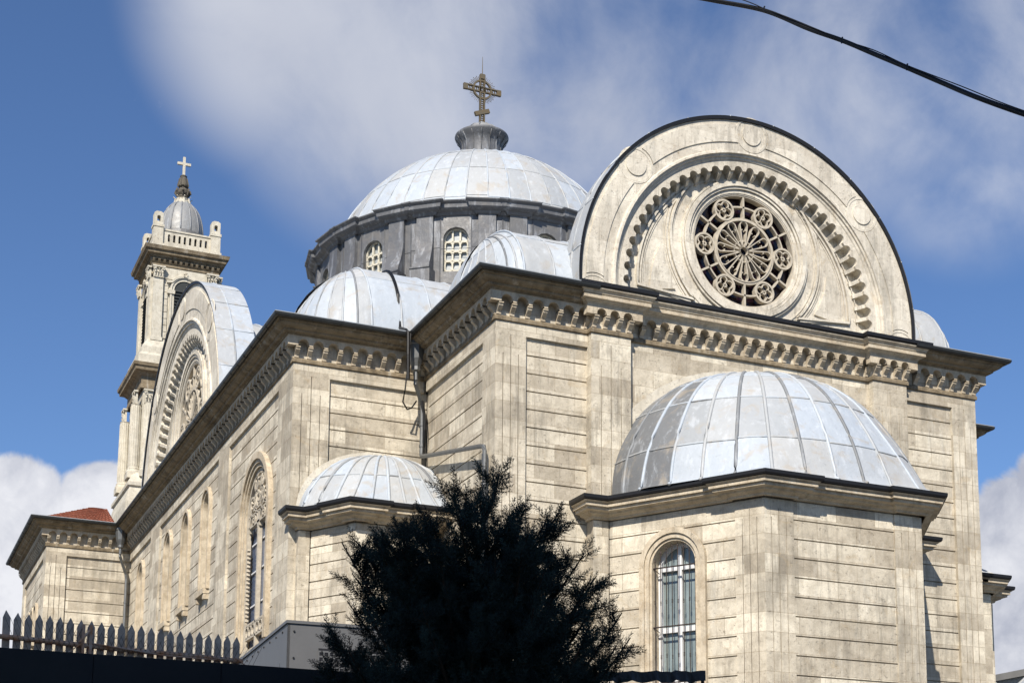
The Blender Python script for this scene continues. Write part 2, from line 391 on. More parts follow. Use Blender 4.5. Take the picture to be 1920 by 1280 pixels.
# long flank
frieze(fB, 0, U(d_)-.131)
pb = [U(30.48), U(25.7), U(23.85), U(14.0), U(12.53), U(6.62), U(d_)]
pier(wall, fB, pb[5]+.005, pb[6]-.131, ZB, PT-.002); pier(wall, fB, pb[3]+.005, pb[4]-.005, ZB, PT-.002); pier(wall, fB, pb[1]+.005, pb[2]-.005, ZB, PT-.002)
def grow(o, k_): q = Op(o.u, o.w+k_, o.zb-.01, o.zs); return q
bigo = grow(bigw, .42); so_ = [grow(o, .2) for o in smallw]
courses(wall, fB, pb[4], pb[5], PT-.003, ZB, ops=[bigo]); courses(wall, fB, pb[2], pb[3], PT-.003, ZB, ops=so_); courses(wall, fB, pb[0], pb[1], PT-.003, ZB, ops=so_)
# west block
frieze(fAw, 0, -a_w-xw); pier(wall, fAw, 0, .83, ZB, PT-.002); courses(wall, fAw, .835, -a_w-xw+.1, PT-.003, ZB)
frieze(fBw, 0, ye-yw-.131); pier(wall, fBw, ye-yw-.83, ye-yw-.131, ZB, PT-.002); pier(wall, fBw, 0, .83, ZB, PT-.002); courses(wall, fBw, .835, ye-yw-.835, PT-.003, ZB, ops=[grow(o, .12) for o in westw])
wall.build('wall', ST, church)
rf = MB(); rf.add([(x, y, 15.58) for x, y in plan[:-1]], [tuple(range(len(plan)-1))]); rf.build('flat_roof', LEADM, church)

# ---- corbel table under the main cornice
cor = MB(); back = MB()
def bracket(f, u, n0, s=1., w_=.12, z0=14.75):
    pr = [(0, 0), (.045, 0), (.05, .05), (.08, .09), (.14, .14), (.18, .18), (.185, .27), (0, .27)]
    extrude_u(cor, f, [(n0+a_*s, z0+b_*s) for a_, b_ in pr], u-w_/2, u+w_/2)
    extrude_u(cor, f, [(n0, z0+.235*s), (n0+.215*s, z0+.235*s), (n0+.215*s, z0+.262*s), (n0, z0+.262*s)], u-w_/2-.006, u+w_/2+.006)
def corbels(f, L, ext0, ext1, bay=.40, nf=.23, zs=15.027, zt=15.30):
    nb = int(round(L/bay)) if L > .6 else 0
    if nb == 0:
        if L+ext1 > ext0+.01: slab(cor, f, ext0, L+ext1, zs, zt, 0, nf)
        return
    b = L/nb; r = (b-.11)/2
    for i in range(nb+1):
        uu = min(max(i*b, .065), L-.065)
        bracket(f, uu, 0)
    # arched plate between the brackets
    def strip(ua, ub, low):
        K = 10; vs = []
        for i in range(K+1):
            u = ua+(ub-ua)*i/K; z = low(u); vs += [f.p(u, z, 0), f.p(u, z, nf), f.p(u, zt, nf)]
        cor.add(vs, [(3*i+j, 3*i+3+j, 3*i+4+j, 3*i+1+j) for i in range(K) for j in (0, 1)])
    if ext0 < .06: strip(ext0, .057, lambda u: zs)
    if ext1 > -.05:
        strip(L-.057, L+ext1, lambda u: zs); cor.add([f.p(L+ext1, zs, 0), f.p(L+ext1, zs, nf), f.p(L+ext1, zt, nf), f.p(L+ext1, zt, 0)], [(0, 1, 2, 3)])
    for i in range(nb):
        uc = (i+.5)*b; rr = r+.002
        strip(uc-rr, uc+rr, lambda u: zs+.035+math.sqrt(max(0, r*r-(u-uc)**2)))
        if i < nb-1: strip(uc+rr, uc+b-rr, lambda u: zs)
cornpath = plan
for i in range(1, len(plan)-2):
    p0, p1 = Vector(plan[i]), Vector(plan[i+1]); L = (p1-p0).length
    dprev = (p0-Vector(plan[i-1])).normalized(); dn = (p1-p0).normalized(); dnx = (Vector(plan[i+2])-p1).normalized()
    c0 = dprev.x*dn.y-dprev.y*dn.x; c1 = dn.x*dnx.y-dn.y*dnx.x       # >0 turns left = convex for outside on the right
    corbels(F(p0, p1-p0), L, 0 if c0 > 0 else .23, .23 if c1 > 0 else -.23)
cor.build('corbel_table', STK, church)
co = MB()
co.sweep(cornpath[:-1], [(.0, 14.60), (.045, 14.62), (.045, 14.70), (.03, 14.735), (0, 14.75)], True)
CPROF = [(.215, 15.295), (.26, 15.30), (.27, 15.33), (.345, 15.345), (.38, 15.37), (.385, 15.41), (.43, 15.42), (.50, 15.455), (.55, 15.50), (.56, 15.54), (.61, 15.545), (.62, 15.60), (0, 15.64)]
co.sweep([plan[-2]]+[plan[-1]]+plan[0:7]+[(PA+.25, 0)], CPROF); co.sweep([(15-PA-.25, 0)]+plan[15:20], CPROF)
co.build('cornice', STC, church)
# lit projecting stone course with thin black lead edge between the corner pavilions
cm = MB()
mid = plan[7:15]; mid = [(mid[0][0]-.62, 0)]+mid[0:8]+[(mid[-1][0]+.62, 0)]
mid = plan[7:15]
cm.sweep(mid, [(.215, 15.296), (.25, 15.30), (.26, 15.33), (.31, 15.345), (.33, 15.375), (.395, 15.385), (.395, 15.475), (.38, 15.48), (.38, 15.495), (.41, 15.50), (.43, 15.55), (.49, 15.60), (.50, 15.635), (-.2, 15.645)])
cm.build('blocking_course', STK, church)
bk = MB(); bk.sweep(mid, [(.3, 15.65), (.505, 15.65), (.545, 15.675), (.55, 15.765), (.525, 15.775), (-.3, 15.80)]); bk.build('lead_edging', BLACK, church)
# half-round gutters on the other runs
gt = MB()
hr = [(.60+.075-.075*math.cos(t), 15.665-.085*math.sin(t)) for t in [math.pi*i/8 for i in range(9)]]
hr = [(.60, 15.665)]+hr[1:]+[(.757, 15.675), (.74, 15.69), (.0, 15.70)]
def lam(path, cap=True): gt.sweep(path, hr)
lam([plan[-1]]+[plan[0]]+plan[1:7]+[(PA, 0)]); lam([(15-PA, 0)]+plan[15:21])
ge = MB(); gp = [(.735, 15.695), (.74, 15.715), (.60, 15.735), (.3, 15.74)]; ge.sweep([plan[-2]]+[plan[-1]]+plan[0:7]+[(PA, 0)], gp); ge.sweep([(15-PA, 0)]+plan[15:20], gp); ge.build('roof_edge', LEAD, church)
# gutter joints
def joints(f, L, step=.85):
    u = .3
    while u < L:
        pts = [f.p(u, z+(-.006 if z < 15.66 else .004), o+(.004 if o > .68 else 0)) for o, z in hr[1:9]]
        gt.tube(pts, .008, 5); u += step+random.uniform(-.1, .1)
for f, L in ((fA, PA), (fBs, d_), (fAs, a_w), (fB, U(d_)), (fAw, 3.3), (fBw, 8.4)): joints(f, L)
gt.build('gutter', GUT, church)

# ---- roofs of lead over the corner bays
def seamed(name, fn, us, vs, m_, nu=4, nv=6, rad=.032, lap=.014, label=None, tone=None, parent=None, skip=()):
    """lead surface: fn(s,t)->point, seams along t at each s in us, welts along s at each t in vs"""
    mb = MB(); S_ = []; T_ = []
    for a_, b_ in zip(us, us[1:]): S_ += [a_+(b_-a_)*i/nu for i in range(nu)]
    S_.append(us[-1])
    for a_, b_ in zip(vs, vs[1:]): T_ += [a_+(b_-a_)*i/nv for i in range(nv)]
    T_.append(vs[-1]); nS, nT = len(S_), len(T_)
    V = [Vector(fn(s_, t_)) for t_ in T_ for s_ in S_]
    tone = tone or (lambda i, j: random.random()); tn = {}
    fs, at_ = [], []
    for j in range(nT-1):
        for i in range(nS-1):
            fs.append((j*nS+i, j*nS+i+1, (j+1)*nS+i+1, (j+1)*nS+i)); key = (i//nu, j//nv)
            if key not in tn: tn[key] = tone(*key)
            at_.append(tn[key])
    mb.add(V, fs, at_)
    o = mb.build(name, m_, parent or church, label, smooth=True)
    sm = MB()
    for i, s_ in enumerate(us):
        if i in skip: continue
        pts = [fn(s_, t_) for t_ in T_]; sm.tube(pts, rad, 6)
    for t_ in vs[1:-1]:
        for i, (a_, b_) in enumerate(zip(us, us[1:])):
            tt = t_+random.uniform(-.006, .006)*(vs[-1]-vs[0])
            pts = [fn(a_+(b_-a_)*q/6, tt) for q in range(7)]; sm.tube(pts, lap, 5)
    sm.build('standing_seam', m_, o, smooth=True)
    return o
def corner_vault(x0, x1, y0, y1, zb, h, rx, mirror=False):
    """barrel vault along x with an apse-like rounded end at x0"""
    yc, ry = (y0+y1)/2, (y1-y0)/2
    n_end = 7; L = x1-(x0+rx); nst = max(1, int(round(L/.92)))
    us = [i/n_end for i in range(n_end+1)]+[1+(i+1)/nst for i in range(nst)]
    def fn(s_, t_):
        ph = t_*math.pi/2; z = zb+h*math.sin(ph); c_ = math.cos(ph)**(.85+.75*max(0, 1-s_)**.6)
        if s_ <= 1:
            th = math.pi-s_*math.pi/2                # from -x round to -y (front)
            x = x0+rx+rx*math.cos(th)*c_; y = yc-ry*math.sin(th)*c_
        else: x = x0+rx+(s_-1)*L; y = yc-ry*c_
        return ((2*7.5-x) if mirror else x, y, z)
    o = seamed('corner_vault', fn, us, [0, .52, 1], LEAD, tone=lambda i, j: random.uniform(.3, 1))
    bk_ = MB()                                        # rear half
    K = 16; vs_ = []
    for i in range(K+1):
        ph = math.pi/2*i/K
        for x in (x0+rx, x1): vs_.append(((15-x) if mirror else x, yc+ry*math.cos(ph)**.85, zb+h*math.sin(ph)))
    bk_.add(vs_, [(2*i, 2*i+1, 2*i+3, 2*i+2) for i in range(K)])
    e = [((15-1*(x0+rx+rx*math.cos(t)*math.cos(p)**1.2)) if mirror else x0+rx+rx*math.cos(t)*math.cos(p)**1.2, yc+ry*math.sin(t)*math.cos(p)**1.2, zb+h*math.sin(p)) for p in [math.pi/2*i/8 for i in range(9)] for t in [math.pi/2+math.pi/2*j/8 for j in range(9)]]
    bk_.add(e, [(i*9+j, i*9+j+1, i*9+j+10, i*9+j+9) for i in range(8) for j in range(8)])
    bk_.build('rear_slope', LEAD, o, smooth=True)
corner_vault(-3.4, 4.6, 5.05, 10.2, 15.7, 2.72, 1.8)
corner_vault(.05, 3.4, .1, 5.8, 15.7, 2.28, .8)
corner_vault(-3.4, 4.6, 5.05, 10.2, 15.7, 2.72, 1.8, True)
corner_vault(.05, 3.4, .1, 5.8, 15.7, 2.28, .8, True)
# barrel roof of the arm behind the gable
def barrel(name, axis, c, z0, r, a_, b_, n=12, m_=LEAD):
    def fn(s_, t_):
        th = math.pi*(1-t_); q = r*math.cos(th); z = z0+r*math.sin(th); v = a_+(b_-a_)*s_
        return (c+q, v, z) if axis == 'y' else (v, c+q, z)
    ns = max(1, int(abs(b_-a_)/.9)); return seamed(name, fn, [i/ns for i in range(ns+1)], [i/n for i in range(n+1)], m_, nu=1, nv=3)
barrel('barrel_roof', 'y', 7.5, 15.7, 4.5, .6, 4.0); br2 = barrel('barrel_roof', 'y', 7.5, 15.4, 5.1, 3.9, 14)
en = MB(); en.add([(7.5+5.1*math.cos(math.pi*i/32), 3.9, 15.4+5.1*math.sin(math.pi*i/32)) for i in range(33)], [tuple(range(33))]); en.build('end_wall', LEAD, br2)
barrel('barrel_roof', 'x', 19.65, 15.2, 5.6, -2.8, 6)
cr = MB(); cr.box((1.2, 13.3, 15.5), (13.8, 25.9, 20.6)); cr.build('crossing_block', LEADM, church)

# ---- gables with rose windows
def gable(f, uc, gz, R, thick, label):
    s = R/5.2; root_n = 0
    def P(r, th, n): return f.p(uc+r*math.cos(th), gz+r*math.sin(th), n)
    lowz = 15.55
    th0 = -math.asin(min(1, max(0, (gz-lowz)/R))) if gz > lowz else math.asin((lowz-gz)/R)
    span = math.pi-2*th0; NN = 84; TH = [th0+span*i/NN for i in range(NN+1)]
    body = MB()
    def ring(mb, prof):                       # profile (r, n) swept round
        vs = [P(r, t, n) for t in TH for r, n in prof]; m_ = len(prof)
        mb.add(vs, [(i*m_+j, (i+1)*m_+j, (i+1)*m_+j+1, i*m_+j+1) for i in range(NN) for j in range(m_-1)])
    rin, rmo = 3.62*s, 4.32*s
    ring(body, [(R, -thick), (R, 0), (rmo, 0), (rmo-.03, .05), (rmo-.09, .06), (rmo-.10, .01), (rmo-.15*s, .0), (rmo-.16*s, -.05), (4.10*s, -.06), (4.07*s, -.10), (4.0*s, -.10)])
    # straight sides down to the roof
    tymp = -.43
    rzz = gz+1.67*s; rwi = 1.61*s; K_ = 96; inn = []; outp = []
    for i in range(K_):
        t = 2*math.pi*i/K_; d = (math.cos(t), math.sin(t)); inn.append(f.p(uc+rwi*d[0], rzz+rwi*d[1], tymp))
        # ray from the rose centre to the circle of the arch or to the roof line
        bq = 1.67*s*d[1]; rr0 = -bq+math.sqrt(max(0, bq*bq-(1.67*s)**2+(4.1*s)**2))
        if d[1] < 0: rr0 = min(rr0, (rzz-lowz)/-d[1])
        outp.append(f.p(uc+max(rr0, rwi+.01)*d[0], rzz+max(rr0, rwi+.01)*d[1], tymp))
    body.add(inn+outp, [(i, (i+1) % K_, K_+(i+1) % K_, K_+i) for i in range(K_)])
    body.add(inn+[(q[0]-f.n.x*.3, q[1]-f.n.y*.3, q[2]) for q in inn], [(i, (i+1) % K_, K_+(i+1) % K_, K_+i) for i in range(K_)])
    ring(body, [(R, -thick), (.01, -thick)])
    o = body.build('gable', STG, church, label)
    # raised panels and medallions on the broad outer band
    pn = MB(); r0, r1, rm = 4.56*s, 5.06*s, 4.84*s; mr = .30*s
    cen = [math.pi/2+R_(x) for x in (-96, -48, 0, 48, 96)]
    for c0, c1 in zip(cen, cen[1:]):
        K, J = 24, 5; vs = []
        def gap(r): v = (rm*rm+r*r-(.53*s)**2)/(2*rm*r); return math.acos(min(1, v))
        for j in range(J+1):
            r = r0+(r1-r0)*j/J; a0, a1 = c0+gap(r), c1-gap(r)
            if gz+r0*math.sin(c0) < lowz: a0 = max(a0, th0)
            if gz+r0*math.sin(c1) < lowz: a1 = min(a1, math.pi-th0)
            for i in range(K+1): vs.append(P(r, a0+(a1-a0)*i/K, .028))
        fs = [(j*(K+1)+i, j*(K+1)+i+1, (j+1)*(K+1)+i+1, (j+1)*(K+1)+i) for j in range(J) for i in range(K)]
        ed = [j*(K+1) for j in range(J+1)]; per = list(range(K+1))+[j*(K+1)+K for j in range(1, J+1)]+[J*(K+1)+i for i in range(K-1, -1, -1)]+[j*(K+1) for j in range(J-1, 0, -1)]
        n0 = len(vs); o_ = [Vector(vs[i]) for i in per]; nn = Vector((f.n.x, f.n.y, 0))*.03
        vs2 = vs+[tuple(q-nn) for q in o_]; fs += [(per[i], per[(i+1) % len(per)], n0+(i+1) % len(per), n0+i) for i in range(len(per))]
        pn.add(vs2, fs)
    for c in cen:
        if rm*math.sin(c)+gz < lowz+.05: continue
        cx, cz = rm*math.cos(c)+uc, rm*math.sin(c)+gz
        pts = [(cx+mr*math.cos(t), cz+mr*math.sin(t)) for t in [2*math.pi*i/28 for i in range(28)]]
        vs = [f.p(u, z, .03) for u, z in pts]+[f.p(u, z, -.02) for u, z in pts]
        pn.add(vs, [tuple(range(28))]+[(i, (i+1) % 28, 28+(i+1) % 28, 28+i) for i in range(28)])
        band(pn, f, [(cx+(.53*s-.05)*math.cos(t), cz+(.53*s-.05)*math.sin(t)) for t in [2*math.pi*i/32 for i in range(32)]], .07*s, -.01, .012, True)
    pn.build('raised_panel', STG, o)
    # radial corbels
    cb = MB(); nc = int(round(span*3.85*s/(.375))); da = span/nc; hw_ = .052
    for i in range(nc+1):
        t = th0+da*i; e = Vector((math.cos(t), math.sin(t))); x = Vector((-e.y, e.x))
        pr = [(3.60*s, tymp), (3.60*s, tymp+.06), (3.65*s, tymp+.09), (3.70*s, tymp+.17), (3.74*s, tymp+.24), (3.78*s, tymp+.26), (3.86*s, tymp+.26), (3.86*s, tymp)]
        A = [Vector((uc, gz))+e*r-x*hw_ for r, n in pr]; B = [Vector((uc, gz))+e*r+x*hw_ for r, n in pr]
        m_ = len(pr); vs = [f.p(q.x, q.y, n) for q, (r, n) in zip(A, pr)]+[f.p(q.x, q.y, n) for q, (r, n) in zip(B, pr)]
        cb.add(vs, [(j, (j+1) % m_, m_+(j+1) % m_, m_+j) for j in range(m_)]+[tuple(range(m_-1, -1, -1)), tuple(range(m_, 2*m_))])
        if i < nc:                            # arched plate above the gap
            tc_ = t+da/2; rs = 3.80*s; ra = da/2*rs-hw_; K = 8; vs = []
            for q in range(K+1):
                al = (-1+2*q/K)*(da/2); d = al*rs; rr = rs+math.sqrt(max(0, ra*ra-d*d)) if abs(d) < ra else rs
                vs += [P(rr, tc_+al, tymp), P(rr, tc_+al, tymp+.34), P(4.09*s, tc_+al, tymp+.34)]
            cb.add(vs, [(3*q+j, 3*q+3+j, 3*q+4+j, 3*q+1+j) for q in range(K) for j in (0, 1)])
    cb.add([P(3.63*s+(.03 if j else 0), t, tymp+(.05 if j else 0.05)) for t in TH for j in (0, 1)], [(2*i, 2*i+1, 2*i+3, 2*i+2) for i in range(NN)])
    cb.build('arched_corbel_band', STG, o)
    # mouldings of the tympanum round the rose
    rz = gz+1.67*s; rr_ = 1.60*s; md = MB()
    circ = lambda r, n=64: [(uc+r*math.cos(t), rz+r*math.sin(t)) for t in [2*math.pi*i/n for i in range(n)]]
    for r, w_, n1 in ((1.69, .09, .02), (1.78, .06, .07), (1.88, .12, .11), (1.98, .05, .07), (2.27, .03, .025)):
        band(md, f, circ(r*s), w_*s, tymp-.02, tymp+n1, True)
    # curved triangular frames either side
    for sg in (-1, 1):
        for off, w_, n1 in ((0, .06, .075), (.10, .05, .04), (.17, .03, .02)):
            pts = []; te = R_(62.3)-off*.25; q2 = 2.35*s+off
            for i in range(24):
                t = R_(2)+(te-R_(2))*i/23; Ra = (3.35+.35*t/R_(62.6))*s-off; pts.append((uc+sg*Ra*math.cos(t), gz+Ra*math.sin(t)))
            e_ = Vector(((pts[-1][0]-uc)*sg, pts[-1][1]-rz)); t0 = math.atan2(e_.y, e_.x); t1 = R_(-46)
            for i in range(1, 24):
                t = t0+(t1-t0)*i/23; q = q2+(e_.length-q2)*max(0, 1-i/5); pts.append((uc+sg*q*math.cos(t), rz+q*math.sin(t)))
            pts = [p for p in pts if p[1] > lowz+.35+off]
            band(md, f, pts, w_, tymp-.02, tymp+n1, True)
        # raised inner leaf
        leaf = []
        Ra = 2.98*s; q2 = 2.66*s; tm = math.asin((Ra**2+(1.67*s)**2-q2**2)/(2*Ra*1.67*s))
        for i in range(14): t = R_(1)+(tm-R_(1))*i/13; leaf.append((uc+sg*Ra*math.cos(t), gz+Ra*math.sin(t)))
        t0 = math.atan2(Ra*math.sin(tm)-1.67*s, Ra*math.cos(tm))
        for i in range(1, 14): t = t0+(R_(-34)-t0)*i/13; leaf.append((uc+sg*q2*math.cos(t), rz+q2*math.sin(t)))
        leaf = [p for p in leaf if p[1] > lowz+.6]
        vs = [f.p(*p, tymp+.05) for p in leaf]+[f.p(*p, tymp-.01) for p in leaf]; n_ = len(leaf)
        md.add(vs, [tuple(range(n_))]+[(i, (i+1) % n_, n_+(i+1) % n_, n_+i) for i in range(n_)])
    md.build('moulding', STG, o)
    # rose window
    rose = MB(); n_t0, n_t1 = tymp-.16, tymp-.03
    rw = rr_; band(rose, f, circ(rw-.0), .05*s, tymp-.2, tymp-.02, True)
    band(rose, f, circ(.925*s), .062*s, n_t0, n_t1, True); band(rose, f, circ(.88*s), .03*s, n_t0, n_t1+.02, True)
    def at(r, t): return (uc+r*math.cos(t), rz+r*math.sin(t))
    for i in range(6):
        t = R_(60*i); t2 = R_(60*i+30); c = at(1.25*s, t)
        band(rose, f, [at(.95*s, t2), at(rw, t2)], .055*s, n_t0, n_t1)
        mrad = .285*s
        band(rose, f, [(c[0]+mrad*math.cos(q), c[1]+mrad*math.sin(q)) for q in [2*math.pi*j/24 for j in range(24)]], .055*s, n_t0, n_t1+.015, True)
        for j in range(4):
            q = t+R_(45+90*j); cc = (c[0]+.145*s*math.cos(q), c[1]+.145*s*math.sin(q))
            band(rose, f, [(cc[0]+.105*s*math.cos(v), cc[1]+.105*s*math.sin(v)) for v in [2*math.pi*x/14 for x in range(14)]], .035*s, n_t0+.01, n_t1, True)
        d0 = .285/1.25
        for sgn in (-1, 1):
            band(rose, f, [at(1.27*s, t+sgn*(d0+(R_(30)-d0)*x/6)) for x in range(7)], .045*s, n_t0, n_t1)
    for i in range(12):
        t = R_(30*i); ra, rb, hw2 = .12*s, .745*s, .118*s; pts = []
        e = Vector((math.cos(t), math.sin(t))); x = Vector((-e.y, e.x)); c = Vector((uc, rz))
        for q in range(9): v = -math.pi/2+math.pi*q/8; pts.append(c+e*(rb+hw2*math.cos(v))+x*hw2*math.sin(v))
        pts += [c+e*ra+x*.03*s, c+e*ra-x*.03*s]
        band(rose, f, pts, .028*s, n_t0, n_t1, True)
        for sg in (-1, 1):                     # small cusps
            for rr in (.30, .62):
                q = c+e*rr*s+x*sg*.085*s*(rr+.25); band(rose, f, [(q.x, q.y), (q.x-x.x*sg*.035, q.y-x.y*sg*.035)], .035*s, n_t0+.02, n_t1-.01)
    ro = rose.build('rose_window', TRAC, church, None)
    # the opening: dark glass set deep, reveal
    gl = MB(); A = circ(rw+.02); gl.add([f.p(u, z, tymp-.26) for u, z in A], [tuple(range(len(A)))]); gl.build('coloured_glass', ROSEG, ro)
    # lead covering
    ld = MB(); lr = [(R, .10), (R+.05, .13), (R+.15, .13), (R+.17, .10), (R+.17, -thick), (R-.1, -thick)]
    ring(ld, [(R-.0, -.02), (R-.0, .05), (R+.075, .06)]); 
    ld.build('black_edge', BLACK, o)
    nseg = 13
    def fn(s_, t_):
        th = th0+span*s_; return P(R+.09, th, .07-(thick+.07)*t_)
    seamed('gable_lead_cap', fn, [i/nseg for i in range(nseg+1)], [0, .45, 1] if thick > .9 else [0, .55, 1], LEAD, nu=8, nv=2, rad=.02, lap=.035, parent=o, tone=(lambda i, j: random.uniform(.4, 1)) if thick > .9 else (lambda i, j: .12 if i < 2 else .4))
gable(F((0, -.157), (1, 0)), 7.5, 16.23, 5.2, .82, 'broad round gable with the rose window seen in full')
gable(F((-4.05, 19.65+20), (0, -1)), 20, 15.0, 6.85, 1.2, 'round gable seen at a steep angle above the long side wall')

# ---- windows of the long flank
wm = MB()
def small_window(f, op, sill=True):
    fr = MB(); archring(fr, f, op, 0, .10, -.2, -.02); archring(fr, f, op, .085, .2, -.13, .035); reveal(fr, f, op, -.02, -.42)
    if sill:
        slab(fr, f, op.u-.62, op.u+.62, op.zb-.16, op.zb+.02, -.1, .12); slab(fr, f, op.u-.6, op.u-.42, op.zb-.34, op.zb-.16, -.1, .09); slab(fr, f, op.u+.42, op.u+.6, op.zb-.34, op.zb-.16, -.1, .09)
    o = fr.build('arched_window', STK, church)
    p_ = MB(); pane(p_, f, op, -.40); p_.build('pane', GLASSW, o)
    b_ = MB(); band(b_, f, [(op.u, op.zb), (op.u, op.top)], .05, -.40, -.36)
    for z in (op.zb+.8, op.zb+1.7, op.zs-.02): band(b_, f, [(op.u-op.w, z), (op.u+op.w, z)], .05, -.40, -.365)
    band(b_, f, op.outline(-.03), .06, -.40, -.35); b_.build('frame', WHITE, o)
for o in smallw: small_window(fB, o)
for o in westw:
    fr = MB(); archring(fr, fBw, o, 0, .14, -.13, .03); reveal(fr, fBw, o, -.02, -.4); slab(fr, fBw, o.u-.45, o.u+.45, o.zb-.15, o.zb, -.1, .1)
    w_ = fr.build('arched_window', STK, church); p_ = MB(); pane(p_, fBw, o, -.38); p_.build('pane', GLASS, w_)
# tall traceried window
fr = MB(); f = fB; op = bigw
archring(fr, f, op, 0, .12, -.22, -.05); archring(fr, f, op, .11, .24, -.13, .0); archring(fr, f, op, .22, .42, -.13, .06); reveal(fr, f, op, -.1, -.36)
W = fr.build('tall_window', STK, church, 'tall traceried window near the corner of the long wall')
tr = MB(); tn0, tn1 = -.24, -.12
band(tr, f, [(op.u, op.zb), (op.u, op.zs+.1)], .12, tn0, tn1); band(tr, f, op.outline(-.06), .10, tn0, tn1)
for sg in (-1, 1):
    c = op.u+sg*.58
    band(tr, f, [(c-.5*math.cos(math.pi*i/12), 10.95+.62*math.sin(math.pi*i/12)) for i in range(13)], .08, tn0, tn1)
band(tr, f, [(op.u-1.15, 11.1), (op.u+1.15, 11.1)], .07, tn0, tn1); band(tr, f, [(op.u-1.15, 11.42), (op.u+1.15, 11.42)], .05, tn0, tn1)
for sg in (-1, 1):
    for c, z, r in ((.55, 11.25, .14), (.28, 11.8, .28), (.78, 11.75, .22), (.35, 12.3, .22)):
        band(tr, f, [(op.u+sg*c+r*math.cos(t), z+r*math.sin(t)) for t in [2*math.pi*i/16 for i in range(16)]], .055, tn0, tn1, True)
        for j in range(4):
            q = R_(45+90*j); band(tr, f, [(op.u+sg*c+r*math.cos(q), z+r*math.sin(q)), (op.u+sg*c+r*.45*math.cos(q+.3), z+r*.45*math.sin(q+.3))], .04, tn0, tn1)
for r in (.42, .30): band(tr, f, [(op.u+r*math.cos(t), 12.05+r*1.25*math.sin(t)) for t in [2*math.pi*i/20 for i in range(20)]], .05, tn0, tn1, True)
for z in (7.75, 8.15):
    band(tr, f, [(op.u-1.15, z), (op.u+1.15, z)], .07, tn0, tn1)
for sg in (-1, 1):
    for i in range(3):
        c = op.u+sg*(.25+.36*i); band(tr, f, [(c+.17*math.cos(t), 7.95+.17*math.sin(t)) for t in [2*math.pi*j/12 for j in range(12)]], .05, tn0, tn1, True)
    for i in range(18):                      # foliate cusps down the jambs
        z = 8.3+i*.125; band(tr, f, [(op.u+sg*1.16, z), (op.u+sg*(1.10-.03*(i % 2)), z+.03)], .045, tn0+.05, tn1+.02)
tr.build('tracery', TRAC, W)
gb = MB()
for sg in (-1, 1): band(gb, f, [(op.u+sg*.56, op.zb), (op.u+sg*.56, 11.1)], .045, -.29, -.26)
for z in (8.75, 9.75, 10.6): band(gb, f, [(op.u-1.2, z), (op.u+1.2, z)], .045, -.292, -.262)
gb.build('glazing_bar', WHITE, W)
p_ = MB(); pane(p_, f, op, -.31); p_.build('pane', GLASSB, W)

# ---- apses
APROF = [(.0, 9.66), (.05, 9.67), (.07, 9.72), (.19, 9.77), (.21, 9.81), (.33, 9.83), (.335, 9.90), (.40, 9.905), (.40, 9.965), (.385, 9.97), (.385, 9.985), (.41, 9.99), (.45, 10.03), (.0, 10.04)]
AEDGE = [(.3, 10.045), (.485, 10.042), (.51, 10.085), (.515, 10.155), (.49, 10.17), (.0, 10.20)]
def apse(V, P, dz, label, wins):
    """polygonal apse on the plan V: short return, strip, side facet, front, side facet, strip, return"""
    mb = MB(); pw = .76 if P > 3 else .28; zt = 9.64+dz; V = [Vector(v) for v in V]
    for i in range(7):
        p0, p1 = V[i], V[i+1]; d = p1-p0; L = d.length; f = F(p0, d); ops = wins.get(i, [])
        e0, e1 = (0, L-.076) if i == 0 else (.076, L) if i == 6 else (0, L)
        c0, c1 = (.08, L) if i == 1 else (0, L-.08) if i == 5 else (e0, e1)
        slab(mb, f, c0, c1, ZB, zt+.38, -.25 if i in (0, 1, 5, 6) else -.5, -.075, [grow(o, .03) for o in ops])
        if i in (0, 6): slab(mb, f, e0, e1, ZB, zt, -.074, 0)
        elif i in (1, 5): slab(mb, f, 0, L, ZB, zt, -.075, 0)
        else:
            u0, u1 = (.002, L-pw) if i == 2 else (pw+.06, L-pw-.06) if i == 3 else (pw, L-.002)
            for a_, b_ in ([] if i == 2 else [(0, u0-.002)])+([] if i == 4 else [(u1+.002, L)]):
                if P > 3: slab(mb, f, a_, b_, zt-.22, zt, -.075, 0); pier(mb, f, a_, b_, ZB, zt-.222, 0, -.075, .22, .018)
                else: slab(mb, f, a_, b_, ZB, zt, -.075, 0)
            slab(mb, f, u0, u1, 9.21+dz, zt, -.075, -.03, ops)
            courses(mb, f, u0, u1, 9.18+dz, ZB, .466, [grow(o, .31) for o in ops], -.075, -.03, .032)
    bo = .10; path = [V[0], V[1], V[2]]
    for i in (2, 3, 4):
        p0, p1 = V[i], V[i+1]; d = (p1-p0).normalized(); n_ = Vector((d.y, -d.x)); w_ = pw+.04
        if i > 2: path += [p0+d*w_+n_*bo, p0+d*w_]
        if i < 4:
            d2 = (V[i+2]-p1).normalized(); n2_ = Vector((d2.y, -d2.x)); mm = n_+n2_; mm = mm/(mm.length_squared/2)
            path += [p1-d*w_, p1-d*w_+n_*bo, p1+mm*bo]
    path += [V[5], V[6], V[7]]
    o = mb.build('apse', ST, church, label)
    c_ = MB(); c_.sweep(path, [(a_, b_+dz) for a_, b_ in APROF]); c_.build('apse_cornice', STK, o)
    e_ = MB(); e_.sweep(path, [(a_, b_+dz) for a_, b_ in AEDGE]); e_.build('apse_gutter', BLACK, o)
    l_ = MB(); l_.add([(p.x, p.y, 10.195+dz) for p in V], [tuple(range(8))]); l_.build('lead_ledge', LEADM, o)
    return o
WU, WW = 1.82, .60
winA = Op(WU, WW, 5.3, 8.33)
V = [(2.55, 0), (2.55, -.35), (2.98, -.35), (5.22, -3.98), (9.78, -3.98), (12.02, -.35), (12.45, -.35), (12.45, 0)]
